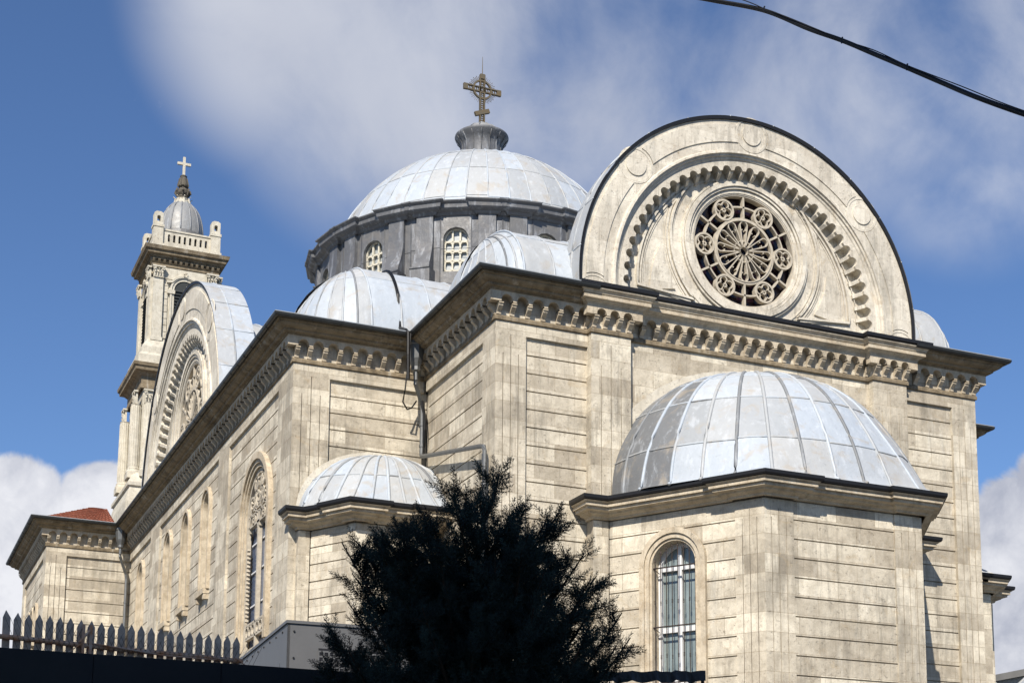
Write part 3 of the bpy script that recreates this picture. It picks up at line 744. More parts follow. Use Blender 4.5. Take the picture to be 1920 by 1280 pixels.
VS = [(-3.57, d_), (-3.57, 4.9), (-3.25, 4.9), (-2.45, 3.45), (-.25, 3.45), (.55, 4.9), (.87, 4.9), (.87, d_)]
VS2 = [(x+19.8, y) for x, y in [(-3.57, d_), (-3.57, 4.92), (-3.25, 4.92), (-2.5, 3.75), (-1.28, 3.75), (-.53, 4.92), (-.21, 4.92), (-.21, d_)]]
LF = math.hypot(2.24, 3.63)
apse(V, 3.98, 0, 'large many-sided apse with a barred window under the rose gable', {2: [winA], 4: [Op(LF-WU, WW, 5.3, 8.33)]})
apse(VS, 1.4, .27, 'small apse in the corner behind the dark tree', {})
apse(VS2, 1.4, .27, 'small apse at the far right edge of the church', {})
def half_dome(c, y0, poly, rx, ry, zb, zt, nseg, tiers, over, tone, label, m_=LEAD):
    Vp = [Vector(p) for p in poly]
    def poly_r(th):                           # distance from the centre to the cornice outline
        d = Vector((math.cos(th), math.sin(th))); best = None
        for a_, b_ in zip(Vp, Vp[1:]):
            e = b_-a_; n_ = Vector((e.y, -e.x)).normalized(); den = d.dot(n_)
            if den > 1e-6:
                r = ((a_-Vector((c, y0))).dot(n_)+over)/den
                if r > 0: best = r if best is None else min(best, r)
        return best
    def fn(s_, t_):
        th = math.pi+math.pi*s_
        ell = 1/math.sqrt((math.cos(th)/rx)**2+(math.sin(th)/ry)**2)
        tt = max(0, (t_-.06)/.94); ph = tt*math.pi/2; e = ell*math.cos(ph)**.88
        w_ = max(0, 1-t_/.42)**2.0
        r = e*(1-w_)+poly_r(th)*w_ if t_ < .42 else e
        z = zb+(zt-zb)*(t_*.25/.06*0+math.sin(ph)*.985+min(t_/.06, 1)*.015)
        return (c+r*math.cos(th), y0+r*math.sin(th), z)
    return seamed('half_dome', fn, [i/nseg for i in range(nseg+1)], tiers, m_, nu=3, nv=7, label=label, tone=tone, rad=.046, lap=.026)
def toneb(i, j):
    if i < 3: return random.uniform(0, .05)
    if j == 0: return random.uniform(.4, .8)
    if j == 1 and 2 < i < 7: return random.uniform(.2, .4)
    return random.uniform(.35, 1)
VD = [(3.65, 0), (3.65, -1.6), (5.22, -3.98), (9.78, -3.98), (11.15, -1.6), (11.15, 0)]
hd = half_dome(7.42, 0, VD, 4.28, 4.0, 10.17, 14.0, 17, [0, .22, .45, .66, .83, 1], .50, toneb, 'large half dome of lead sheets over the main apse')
VDS = [(-3.3, d_), (-3.3, 5.0), (-2.5, 3.75), (-1.28, 3.75), (-.48, 5.0), (-.48, d_)]
hd2 = half_dome(-1.18, d_, [(-3.25, d_), (-3.25, 4.6), (-2.45, 3.45), (.05, 3.45), (.9, 4.6), (.9, d_)], 2.28, 1.64, 10.44, 12.2, 14, [0, .38, 1], .38, lambda i, j: random.uniform(.25, .8), 'small half dome of lead over the corner apse')
half_dome(17.91, d_, [(x+19.8, y) for x, y in VDS], 1.70, 1.45, 10.44, 10.95, 11, [0, .38, 1], .38, lambda i, j: random.uniform(.3, 1), 'low half dome at the far right')
# plaster flashing where the domes meet the wall
fl = MB()
def flash(c, y0, rx, z0, z1, w_, n=28, f0=0):
    vs = []
    for i in range(n+1):
        t = math.pi*i/n; cx, sz = math.cos(t), math.sin(t)
        for r in (0, w_): vs.append((c+(rx+r)*cx*abs(1)*1.0, y0-(.03 if r == 0 else .002), z0+(z1-z0+r)*sz**.9))
    fl.add(vs, [(2*i, 2*i+1, 2*i+3, 2*i+2) for i in range(n)])
flash(7.5, -.02, 4.32, 10.2, 14.0, .30); fl.build('plaster_flashing', STP, church); fl = MB(); flash(-1.18, d_-.08, 2.28, 10.45, 12.2, .16); fl.build('plaster_flashing', STP, church)
# windows of the large apse
def apse_window(f, op, grille=True):
    fr = MB(); archring(fr, f, op, 0, .07, -.34, -.02); archring(fr, f, op, .06, .19, -.075, .03); archring(fr, f, op, .175, .31, -.075, .075); reveal(fr, f, op, -.03, -.46)
    o = fr.build('apse_window', STK, church)
    p_ = MB(); pane(p_, f, op, -.43); p_.build('pane', GLASSW, o)
    b_ = MB(); n0, n1 = -.42, -.34
    band(b_, f, op.outline(-.05), .11, n0, n1); band(b_, f, [(op.u, op.zb), (op.u, op.top-.05)], .12, n0, n1+.01)
    for z, w_ in ((op.zs-.02, .12), (6.78, .13), (5.5, .1)): band(b_, f, [(op.u-op.w, z), (op.u+op.w, z)], w_, n0, n1+.005)
    b_.build('white_frame', WHITE, o)
    if grille:
        g_ = MB()
        for i in range(8):
            u = op.u-op.w+.045+i*(2*op.w-.09)/7; zt = op.zs+math.sqrt(max(0, op.w**2-(u-op.u)**2))-.03
            zt = min(zt, op.top-.02) if 0 < i < 7 else op.zs+.22
            g_.tube([f.p(u, op.zb, -.10), f.p(u, zt-.10, -.10)], .011, 6); g_.tube([f.p(u, zt-.10, -.10), f.p(u, zt-.085, -.10), f.p(u, zt, -.10)], [.011, .02, .002], 6)
            for z in (7.45, 6.1):
                zz = z+random.uniform(-.03, .03)
                for q in (-.035, 0, .035): g_.tube([f.p(u, zz+q-.01, -.10), f.p(u, zz+q+.01, -.10)], .019, 6)
        for z in (op.zs-.03, 6.83, 5.45):
            band(g_, f, [(op.u-op.w-.02, z), (op.u+op.w, z)], .028, -.105, -.07)
            g_.tube([f.p(op.u-op.w+.01, z, -.09), f.p(op.u-op.w+.06, z-.1, -.3)], .01, 5)
        g_.build('iron_grille', IRON, o)
apse_window(F(V[2], Vector(V[3])-Vector(V[2])), winA); apse_window(F(V[4], Vector(V[5])-Vector(V[4])), Op(LF-WU, WW, 5.3, 8.33), False)

# ---- drum and main dome
DC = Vector((7.5, 19.6)); RD = 6.3; NF = 36
def rp(r, deg): return (DC.x+r*math.cos(R_(deg)), DC.y+r*math.sin(R_(deg)))
drum = MB(); butts = []; rdv = RD/math.cos(R_(5)); breaks = []; dwin = []
for i in range(NF):
    c = -180+10*i; p0, p1 = rp(rdv, c-5), rp(rdv, c+5); f = F(p0, Vector(p1)-Vector(p0)); L = (Vector(p1)-Vector(p0)).length
    isw = (i % 3) == 0
    if isw:
        op = Op(L/2, .45, 22.16, 23.36); slab(drum, f, 0, L, 20.4, 24.4, -.4, 0, [op]); dwin.append((f, op))
    else:
        slab(drum, f, 0, L, 20.4, 24.4, -.4, 0)
        # buttress with scrolled foot
        wb = .31; prof = [(.0, 24.25), (.13, 24.25), (.13, 23.5), (.15, 23.2), (.22, 22.9), (.34, 22.6), (.45, 22.35), (.50, 22.15), (.0, 22.15)]
        bt = MB(); extrude_u(bt, f, prof, L/2-wb, L/2+wb)
        extrude_u(bt, f, [(0, 21.55), (.60, 21.55), (.60, 22.1), (.64, 22.12), (.64, 22.17), (0, 22.2)], L/2-wb-.06, L/2+wb+.06); butts.append(bt)
    # seams
    drum.tube([f.p(0, 21.7, .0), f.p(0, 24.3, .0)], .025, 5)
    drum.tube([f.p(0, 23.0+(.06 if i % 2 else 0), .003), f.p(L, 23.0+(.06 if i % 2 else 0), .003)], .012, 4)
dr = drum.build('drum', LEADD, church, 'dark lead drum carrying the main dome')
for bt in butts: bt.build('buttress', LEADD, dr)
path = []
for i in range(NF):
    c = -180+10*i; p0, p1 = Vector(rp(rdv, c-5)), Vector(rp(rdv, c+5)); n_ = Vector((math.cos(R_(c)), math.sin(R_(c)))); d = (p1-p0).normalized(); L = (p1-p0).length
    if i % 3 == 0: path += [p0+(p1-p0)*0.05, p0+(p1-p0)*.95]
    else: a_, b_ = p0+d*(L/2-.38), p0+d*(L/2+.38); path += [a_, a_+n_*.12, b_+n_*.12, b_]
cn = MB(); cn.sweep(path, [(0, 24.22), (.05, 24.24), (.10, 24.32), (.22, 24.37), (.28, 24.42), (.30, 24.56), (.34, 24.58), (.39, 24.62), (.40, 24.66), (.36, 24.68), (-.3, 24.76), (-.6, 24.78)], True); cn.build('drum_cornice', LEADD, dr)
pl_ = MB(); pl_.sweep([rp(rdv, -185+10*i) for i in range(NF)], [(.0, 21.62), (.40, 21.58), (.42, 21.55), (.42, 21.5), (.36, 21.49), (.36, 20.2), (.5, 20.15), (.5, 19.8)], True); pl_.build('drum_plinth', LEADD, dr)
for f, op in dwin:
    b_ = MB(); n0, n1 = -.22, -.15
    for u in (-.42, -.14, .14, .42): band(b_, f, [(op.u+u*.97, op.zb), (op.u+u*.97, op.zs+math.sqrt(max(0, .42**2-u*u))+.0)], .062, n0, n1)
    for z in (22.24, 22.6, 22.96, 23.32): band(b_, f, [(op.u-.42, z), (op.u+.42, z)], .06, n0, n1)
    for x in (-.28, 0, .28):
        for z in (22.42, 22.78, 23.14): 
            for q in range(4):
                a_ = R_(45+90*q); band(b_, f, [(op.u+x+.155*math.cos(a_)-.0, z+.19*math.sin(a_)), (op.u+x+.125*math.cos(a_), z+.155*math.sin(a_))], .045, n0, n1-.002)
    band(b_, f, op.outline(-.02), .05, n0, n1)
    o = b_.build('drum_window', LATT, church); p_ = MB(); pane(p_, f, op, -.26); p_.build('pane', GLASSG, o)
ZS, RSp = 23.0, 6.2
def domef(s_, t_):
    ph = R_(15.8+(82-15.8)*t_); r = RSp*math.cos(ph); th = 2*math.pi*s_
    return (DC.x+r*math.cos(th), DC.y+r*math.sin(th), ZS+RSp*math.sin(ph))
tv = [0]+[(x-15.8)/66.2 for x in (21, 37, 54, 69)]+[1]
seamed('main_dome', domef, [i/46 for i in range(47)], tv, LEAD, nu=2, nv=5, rad=.03, lap=.016, label='large central dome of pale lead sheets', tone=lambda i, j: random.uniform(.35, 1) if random.random() < .75 else random.uniform(.22, .4), skip=(46,))
# lantern
ln = MB(); ln.lathe([(.83, 28.9), (.81, 29.9), (.84, 30.08), (.93, 30.22), (1.06, 30.36), (1.08, 30.42), (1.07, 30.46), (.9, 30.5)], DC, 40)
for i in range(16): t = 2*math.pi*i/16; ln.tube([(DC.x+r*math.cos(t), DC.y+r*math.sin(t), z) for r, z in ((.84, 29.0), (.82, 29.9), (.85, 30.08), (.94, 30.22), (1.05, 30.35))], .025, 5)
lo = ln.build('lantern', LEADD, church, smooth=True)
lc = MB(); lc.lathe([(1.07, 30.455), (.80, 30.50), (.72, 30.66), (.5, 30.86), (.25, 30.95), (.16, 31.0), (.14, 31.08), (0, 31.1)], DC, 32)
for i in range(12): t = 2*math.pi*i/12; lc.tube([(DC.x+r*math.cos(t), DC.y+r*math.sin(t), z) for r, z in ((.80, 30.51), (.73, 30.67), (.5, 30.87), (.25, 30.96))], .02, 5)
lc.build('cap', LEADM, lo, smooth=True)
# openwork cross
cx = MB(); f = F((DC.x-5, DC.y), (1, 0)); uc = 5.0; zc_ = 32.52
def openbar(u0, z0, u1, z1, w_):
    a_ = Vector((u0, z0)); b_ = Vector((u1, z1)); d = (b_-a_).normalized(); x = Vector((-d.y, d.x)); L = (b_-a_).length
    for sg in (-1, 1): band(cx, f, [a_+x*sg*w_/2, b_+x*sg*w_/2], .045, -.05, .05)
    for q in (a_, b_): band(cx, f, [q-x*w_/2, q+x*w_/2], .05, -.05, .05)
    n = int(L/.09)
    for i in range(n):
        p = a_+d*(L*i/n); p2 = a_+d*(L*(i+1)/n)
        band(cx, f, [p-x*w_/2, p2+x*w_/2], .02, -.02, .02); band(cx, f, [p+x*w_/2, p2-x*w_/2], .02, -.018, .018)
openbar(uc, 31.06, uc, 33.16, .19); openbar(uc-.78, zc_, uc-.1, zc_, .19); openbar(uc+.1, zc_, uc+.78, zc_, .19)
for u in (-.72, .72): slab(cx, f, uc+u-.09, uc+u+.09, zc_-.12, zc_+.12, -.055, .055)
slab(cx, f, uc-.11, uc+.11, 32.98, 33.17, -.055, .055)
a_ = Vector((uc-.3, 31.42)); b_ = Vector((uc+.3, 31.66)); band(cx, f, [a_, b_], .17, -.06, .06)
for r, w_ in ((.38, .07), (.13, .05)): band(cx, f, [(uc+r*math.cos(t), zc_+r*math.sin(t)) for t in [2*math.pi*i/32 for i in range(32)]], w_, -.04, .04, True)
for i in range(48):
    t = 2*math.pi*(i+.5)/48
    if min(abs(math.cos(t)), abs(math.sin(t))) > .28: band(cx, f, [(uc+.40*math.cos(t), zc_+.40*math.sin(t)), (uc+(.56+.04*(i % 2))*math.cos(t), zc_+(.56+.04*(i % 2))*math.sin(t))], .014, -.01, .01)
cx.tube([(DC.x, DC.y, 33.15), (DC.x, DC.y, 33.95)], [.018, .008], 6)
cx.build('dome_cross', BRONZE, church, 'openwork metal cross with a ring of rays and lightning rod on the main dome')

# ---- west block tiled roof
tl = MB()
def tiles(p_eave0, p_eave1, p_top1, p_top0, nu, nv):
    A, B, C_, D_ = map(Vector, (p_eave0, p_eave1, p_top1, p_top0)); nrm = (B-A).cross(D_-A).normalized()
    if nrm.z < 0: nrm = -nrm
    for j in range(nv):
        for i in range(nu):
            q = lambda s_, t_: (A+(B-A)*s_)*(1-t_)+(D_+(C_-D_)*s_)*t_
            s0, s1, t0, t1 = i/nu, (i+1)/nu, j/nv, (j+1)/nv; K = 4; vs = []
            for t_, lift in ((t0, .05), (t1+.01, .0)):
                for x in range(K+1): vs.append(q(s0+(s1-s0)*x/K, t_)+nrm*(lift+.05*math.sin(math.pi*x/K)+.02))
            for x in range(K+1): vs.append(q(s0+(s1-s0)*x/K, t0)+nrm*.0)
            tl.add(vs, [(x, x+1, K+2+x, K+1+x) for x in range(K)]+[(2*K+2+x, 2*K+3+x, x+1, x) for x in range(K)])
x0, y0 = xw-.3, yw-.3
tiles((x0+.2, y0, 15.72), (-a_w-.7, y0, 15.72), (-a_w-.7, y0+2.6, 16.95), (x0+2.4, y0+2.6, 16.95), 15, 8)
tiles((x0+.2, ye, 15.72), (x0+.2, y0, 15.72), (x0+2.4, y0+2.6, 16.95), (x0+2.4, ye, 16.95), 30, 8)
tl.build('tiled_roof', TILE, church, 'red clay tiled roof of the low block at the left')

# ---- bell tower
TX, TY = -1.49, 34.4
def sq(h): return [(TX-h, TY+h), (TX-h, TY-h), (TX+h, TY-h), (TX+h, TY+h)]
tw = MB(); 
def tier(h, z0, z1): tw.box((TX-h, TY-h, z0), (TX+h, TY+h, z1))
tier(1.68, 15.5, 23.2); tier(1.40, 23.4, 28.9)
def swp(mb, h, prof): mb.sweep(sq(h), prof, True)
swp(tw, 1.72, [(.75, 16.0), (.75, 16.6), (.62, 16.75), (.60, 17.3), (.45, 17.9), (.43, 18.0), (.52, 18.05), (.52, 18.2), (.32, 18.55), (.15, 18.7), (-.1, 18.75)])
swp(tw, 1.5, [(.50, 23.72), (.50, 24.1), (.36, 24.25), (.34, 24.55), (.15, 24.85), (.06, 24.95), (-.1, 25.0)])
T = tw.build('bell_tower', STT, church, 'tall pale square bell tower at the left')
tcn = MB()
swp(tcn, 1.78, [(0, 22.55), (.06, 22.6), (.06, 22.75), (.02, 22.78), (.02, 23.15), (.08, 23.2), (.12, 23.25), (.20, 23.3), (.34, 23.34), (.36, 23.48), (.42, 23.52), (.44, 23.66), (.2, 23.75), (-.3, 23.8)])
tcn.build('tower_cornice', STC, T); tcn = MB()
swp(tcn, 1.45, [(.0, 28.45), (.05, 28.5), (.05, 28.62), (.12, 28.66)]); swp(tcn, 1.45, [(.0, 28.86), (.16, 28.88), (.18, 28.94), (.32, 28.98), (.34, 29.1), (.42, 29.14), (.46, 29.3), (.2, 29.38), (-.4, 29.42)])
for f, L in ((F((TX-1.45, TY-1.45), (1, 0)), 2.9), (F((TX-1.45, TY+1.45), (0, -1)), 2.9)):
    for i in range(13):
        u = L*i/12; extrude_u(tcn, f, [(0, 28.66), (.08, 28.66), (.14, 28.76), (.14, 28.86), (0, 28.86)], u-.055, u+.055)
    slab(tcn, f, 0, L, 28.79, 28.88, 0, .10)
tcn.build('tower_cornice', STC, T)
# pilasters, capitals and the belfry openings
def capital(f, u, z, w_, n0, h=.48):
    cap = MB()
    slab(cap, f, u-w_/2-.05, u+w_/2+.05, z+h-.07, z+h, n0-.05, n0+.13)
    slab(cap, f, u-w_/2, u+w_/2, z-.03, z, n0-.05, n0+.06)
    slab(cap, f, u-w_/2+.03, u+w_/2-.03, z, z+h-.07, n0-.05, n0+.03)
    for row, zz in ((0, z+.02), (1, z+.17)):
        m_ = 4-row
        for i in range(m_):
            uu = u+(i-(m_-1)/2)*w_/m_; q = F(f.o, f.d)
            cap.tube([f.p(uu, zz, n0+.03), f.p(uu, zz+.12, n0+.05), f.p(uu, zz+.19, n0+.10), f.p(uu, zz+.16, n0+.14)], [.045, .05, .035, .015], 6)
    for sg in (-1, 1):
        for r in (.06, .03): cap.tube([f.p(u+sg*w_*.42+r*math.cos(t), z+h-.13+r*math.sin(t), n0+.10) for t in [2*math.pi*i/10 for i in range(10)]], .018, 5, True)
        cap.tube([f.p(u+sg*w_*.1, z+.2, n0+.05), f.p(u+sg*w_*.3, z+h-.14, n0+.09), f.p(u+sg*w_*.42, z+h-.07, n0+.1)], .022, 5)
    cap.build('capital', STT, T)
for f in (F((TX-1.45, TY-1.45), (1, 0)), F((TX-1.45, TY+1.45), (0, -1)), F((TX+1.45, TY-1.45), (0, 1))):
    lv = MB(); rus = MB(); cap = MB()
    for u in (.24, 2.66):
        pil = MB(); slab(pil, f, u-.22, u+.22, 25.0, 27.93, -.1, .12); slab(pil, f, u-.26, u+.26, 24.95, 25.12, -.1, .16); pil.build('pilaster', STT, T); capital(f, u, 27.93, .46, .12, .5)
    op = Op(1.45, .48, 25.1, 27.45); pil = MB()
    for z in [25.15+.31*i for i in range(9)]:
        slab(rus, f, .50, 2.40, z, z+.285, -.06, .0, [grow(op, .28)])
    slab(rus, f, .46, 2.44, 27.95, 28.48, -.06, .01, [grow(op, .22)])
    archring(pil, f, op, .0, .13, -.1, .05); archring(pil, f, op, .11, .19, -.1, .09)
    for sg in (-1, 1): slab(pil, f, 1.45+sg*.62-.17, 1.45+sg*.62+.17, 27.25, 27.42, -.1, .12)
    # segmental hood with key flower
    band(pil, f, [(.62, 27.78), (.86, 27.82)]+[(1.45+.62*math.cos(t), 27.62+.5*math.sin(t)) for t in [R_(150-120*i/10) for i in range(11)]]+[(2.04, 27.82), (2.28, 27.78)], .09, 0, .12)
    for q in range(5): t = 2*math.pi*q/5; cap.tube([f.p(1.45+.07*math.cos(t), 28.2+.07*math.sin(t), .1), f.p(1.45+.1*math.cos(t), 28.2+.1*math.sin(t), .17)], [.05, .03], 6)
    pane(lv, f, op, .012)
    for i in range(16): z = 25.2+.15*i; extrude_u(lv, f, [(.0, z), (.07, z-.06), (.08, z-.04), (.01, z+.03)], 1.45-.47, 1.45+.47)
    pil.build('belfry_arch', STT, T); rus.build('rusticated_panel', STT, T); lv.build('belfry_louvre', LOUV, T); cap.build('keystone_flower', STT, T)
for f in (F((TX-1.72, TY-1.72), (1, 0)), F((TX-1.72, TY+1.72), (0, -1))):
    rus = MB(); cap = MB()
    for u in (.32, 3.12):
        pil = MB(); c = f.p(u, 0, .18); pil.lathe([(.34, 18.75), (.34, 18.85), (.29, 18.9), (.30, 18.98), (.25, 19.02), (.245, 20.5), (.225, 21.85), (.25, 21.9)], (c[0], c[1]), 24)
        for i in range(16): t = 2*math.pi*i/16; pil.tube([(c[0]+.25*math.cos(t), c[1]+.25*math.sin(t), 19.1), (c[0]+.228*math.cos(t), c[1]+.228*math.sin(t), 21.8)], .018, 4)
        capital(f, u, 21.9, .5, .22, .6); slab(pil, f, u-.36, u+.36, 18.5, 18.78, -.1, .5); pil.build('fluted_column', STT, T)
    for z in [18.9+.34*i for i in range(9)]: slab(rus, f, .68, 2.76, z, z+.315, -.05, .03)
    pil = MB(); band(pil, f, [(1.3, 22.8), (2.4, 22.8), (2.5, 22.9), (2.4, 23.05), (1.3, 23.05), (1.2, 22.9)], .03, .02, .06, True)
    pil.build('sunk_panel', STT, T); rus.build('rusticated_panel', STT, T)
    # carved drop on the flank
    for i in range(12): z = 22.0-.17*i; cap.tube([f.p(1.85+.08*math.sin(i*2.1), z, .04), f.p(1.85-.08*math.sin(i*1.7), z-.12, .09)], [.09-.004*i, .05], 6)
    cap.build('carved_drop', STT, T)
# parapet with pierced slots, pinnacles
par = MB()
for f in (F((TX-1.42, TY-1.42), (1, 0)), F((TX-1.42, TY+1.42), (0, -1)), F((TX+1.42, TY-1.42), (0, 1)), F((TX+1.42, TY+1.42), (-1, 0))):
    ops = [Op(.62+.24*i, .055, 29.72, 30.03) for i in range(8)]
    slab(par, f, .3, 2.54, 29.4, 30.22, -.14, 0, ops); slab(par, f, .3, 2.54, 30.222, 30.30, -.18, .04); slab(par, f, .3, 2.54, 29.39, 29.5, -.14, .05)
pr_ = par.build('parapet', STT, T)
for sx in (-1, 1):
    for sy in (-1, 1):
        pc = (TX+sx*1.30, TY+sy*1.30); q = MB()
        q.box((pc[0]-.27, pc[1]-.27, 29.4), (pc[0]+.27, pc[1]+.27, 29.55)); q.box((pc[0]-.22, pc[1]-.22, 29.55), (pc[0]+.22, pc[1]+.22, 30.33)); q.box((pc[0]-.25, pc[1]-.25, 30.33), (pc[0]+.25, pc[1]+.25, 30.46))
        q.box((pc[0]-.20, pc[1]-.20, 30.46), (pc[0]+.20, pc[1]+.20, 30.60))
        f = F((pc[0]-.20, pc[1]-.20), (1, 0)); o_ = Op(.2, .08, 30.60, 30.80)
        slab(q, f, 0, .4, 30.60, 30.96, -.40, 0, [o_]); extrude_u(q, F((pc[0]-.2, pc[1]+.2), (0, -1)), [(-.0, 30.96), (0, 31.0), (-.1, 31.07), (-.3, 31.07), (-.4, 31.0), (-.4, 30.96)], 0, .4)
        reveal(q, f, o_, 0, -.4); q.build('pinnacle', STT, T)
# small ribbed dome with finial and cross
def tdome(s_, t_):
    ph = t_*math.pi/2*.93; r = 1.02*math.cos(ph)**.85; th = 2*math.pi*s_; return (TX+r*math.cos(th), TY+r*math.sin(th), 30.62+1.72*math.sin(ph))
td = seamed('tower_dome', tdome, [i/14 for i in range(15)], [0, 1], LEADM, nu=3, nv=12, rad=.035, skip=(14,), parent=T, tone=lambda i, j: random.uniform(.7, 1))
fi = MB(); fi.lathe([(1.25, 29.9), (1.25, 30.35), (1.12, 30.42), (1.10, 30.6), (1.05, 30.65)], (TX, TY), 32); fi.build('dome_base', LEADD, td)
fn_ = MB(); fn_.lathe([(.36, 32.15), (.38, 32.35), (.30, 32.42), (.33, 32.5), (.2, 32.55)], (TX, TY), 16)
for i in range(8): t = 2*math.pi*i/8; fn_.tube([(TX+r*math.cos(t), TY+r*math.sin(t), z) for r, z in ((.42, 32.05), (.38, 32.25), (.34, 32.5), (.44, 32.56))], [.04, .04, .035, .03], 5)
fn_.build('finial_collar', STT, T)
fd = MB(); fd.lathe([(.2, 32.5), (.26, 32.62), (.22, 32.68), (.30, 32.78), (.32, 32.92), (.2, 33.02), (.15, 33.08), (.24, 33.16), (.24, 33.25), (.18, 33.45), (.14, 33.6), (.17, 33.66), (.1, 33.72), (0, 33.73)], (TX, TY), 14)
for i in range(7): t = 2*math.pi*i/7; fd.tube([(TX+r*math.cos(t), TY+r*math.sin(t), z) for r, z in ((.26, 32.7), (.36, 32.85), (.33, 32.98))], .05, 5); fd.tube([(TX+r*math.cos(t+.4), TY+r*math.sin(t+.4), z) for r, z in ((.23, 33.12), (.25, 33.2), (.17, 33.55))], .035, 5)
fd.build('finial', FIN, T)
ck = MB(); ck.box((TX-.055, TY-.05, 33.7), (TX+.055, TY+.05, 34.62)); ck.box((TX-.31, TY-.05, 34.22), (TX-.056, TY+.05, 34.34)); ck.box((TX+.056, TY-.05, 34.22), (TX+.31, TY+.05, 34.34)); ck.build('tower_cross', STT, T)

# ---- rainwater heads, pipes and roof cable
pp = MB()
def head(x, y, z=15.55):
    pp.lathe([(.0, z-.02), (.27, z-.02), (.27, z-.10), (.24, z-.12), (.20, z-.5), (.13, z-.72), (.13, z-.82), (.07, z-.86), (.065, z-1.1)], (x, y), 8)
head(-.42, 4.70); pp.tube([(-.42, 4.70, 14.5), (-.42, 4.72, 14.36), (-.12, 5.0, 13.9), (-.10, 5.02, 13.75), (-.10, 5.02, 12.42)], .062, 8)
pp.tube([(-.10, 5.02, 12.45), (-.13, 4.9, 12.36), (-.16, .55, 11.45), (-.16, .32, 11.38), (-.16, .25, 11.25), (-.16, .25, 3)], .062, 8)
for z in (13.3, 12.7, 10.4, 9): pp.tube([(-.1 if z > 12 else -.16, 5.02 if z > 12 else .25, z-.03), (-.1 if z > 12 else -.16, 5.02 if z > 12 else .25, z+.03)], .078, 8)
pp.build('downpipe', PIPE, church); pp = MB()
head(-4.25, 30.0); pp.tube([(-4.25, 30.0, 14.5), (-4.25, 30.02, 14.36), (-3.93, 30.33, 13.7), (-3.90, 30.35, 13.5), (-3.90, 30.35, ZB)], .062, 8)
for z in (12.5, 11.2, 10): pp.tube([(-3.90, 30.35, z-.03), (-3.90, 30.35, z+.03)], .078, 8)
pp.build('downpipe', PIPE, church)
cb = MB()
def vz(y): c_ = min(1, abs((y-7.625)/2.575))**(1/.85); return 15.7+2.72*math.sqrt(max(0, 1-c_*c_))
cb.tube([(-.72+.05*math.sin(y*2), y, vz(y)+.06) for y in [7.6-.25*i for i in range(10)]]+[(-.78, 5.08, 16.05), (-.8, 4.5, 15.78), (-.8, 4.3, 15.66), (-.8, 4.28, 15.0), (-.78, 4.3, 14.3)], .05, 6)
cb.tube([(-.72, 4.3, 15.7), (-.78, 4.27, 15.0), (-.85, 4.35, 14.0), (-.82, 4.6, 13.75), (-.62, 4.8, 13.62), (-.45, 4.92, 13.72), (-.3, 4.95, 13.95)], .022, 5)
for i in range(9):
    o_ = random.uniform(-.06, .06); cb.tube([(-.12+o_, 4.98-.02*i, 13.95), (-.06+o_, 4.9-.01*i, 13.6), (-.04+o_*1.3, 4.88-.02*i, 13.1), (-.05+o_, 4.9, 12.75-.06*i)], .012, 4)
cb.build('roof_cable', CABLE, church)

# ================================================================== foreground
# black hoarding
ZH = 2.42
h0, h1 = at_z(-80, 1207, ZH), at_z(640, 1258, ZH); hd_ = (h1-h0); hd_.z = 0; hl = hd_.length*2.0; fH = F((h0.x, h0.y), (hd_.x, hd_.y))
hb = thing('board_fence', 'plain black sheet hoarding along the bottom left, in front of the wooden pickets', 'fence', (h0.x, h0.y, GZ))
nP = 6
for i in range(nP):
    q = MB(); slab(q, fH, hl*i/nP+.003, hl*(i+1)/nP-.003, GZ, ZH, -.04, 0); q.build('panel', HOARD, hb)
q = MB()
for i in range(nP+1): slab(q, fH, hl*i/nP-.04, hl*i/nP+.04, GZ, ZH-.02, -.13, -.045)
q.build('post_row', HOARD, hb)
# picket fence with rusty rail
ZR = 2.78
r0, r1 = at_z(-60, 1187.5, ZR), at_z(452, 1240, ZR); fd_ = r1-r0; fd_.z = 0; FL = fd_.length; fP = F((r0.x, r0.y), (fd_.x, fd_.y))
pf = thing('picket_fence', 'grey wooden picket fence with pointed tops, rusty rail and wire mesh above the black hoarding', 'fence', (r0.x, r0.y, GZ))
rl = MB(); rl.tube([fP.p(u, ZR+.004*math.sin(u*3), .035) for u in [FL*i/14 for i in range(15)]], .027, 8); rl.build('rail', RUST, pf)
npk = 27; base_me = None
for i in range(npk):
    u = FL*(i+.45)/npk; hgt = .285+random.uniform(-.012, .012)
    q = MB(); w_ = .0385; tip = .075
    pts = [(-w_, -.9), (w_, -.9), (w_, hgt-tip), (0 if i > 3 else random.uniform(-.01, .01), hgt+(-.03 if i in (1, 2) else 0)), (-w_, hgt-tip)]
    if i in (1, 2): pts = [(-w_, -.9), (w_, -.9), (w_, hgt-tip), (w_*.4, hgt-.02), (-w_*.4, hgt-.02), (-w_, hgt-tip)]
    tl_ = random.uniform(-.012, .012); nn = len(pts)
    vs = [fP.p(u+a_+tl_*b_, ZR+b_, 0) for a_, b_ in pts]+[fP.p(u+a_+tl_*b_, ZR+b_, -.02) for a_, b_ in pts]
    q.add(vs, [tuple(range(nn)), tuple(range(2*nn-1, nn-1, -1))]+[(j, (j+1) % nn, nn+(j+1) % nn, nn+j) for j in range(nn)])
    q.build('picket', WOOD, pf)
q = MB(); up_ = FL*(142+60)/(452+60)
for du in (-.03, .05): q.box((0, 0, 0), (.03, .03, .42), M=Matrix.Translation(Vector(fP.p(up_+du, ZR-.2, .07))))
q.tube([fP.p(up_-.06, ZR+.02, .08), fP.p(up_+.05, ZR+.16, .08)], .014, 6)
q.tube([fP.p(up_-.3, ZR-.2, .08), fP.p(up_-.02, ZR+.02, .08)], .006, 5)
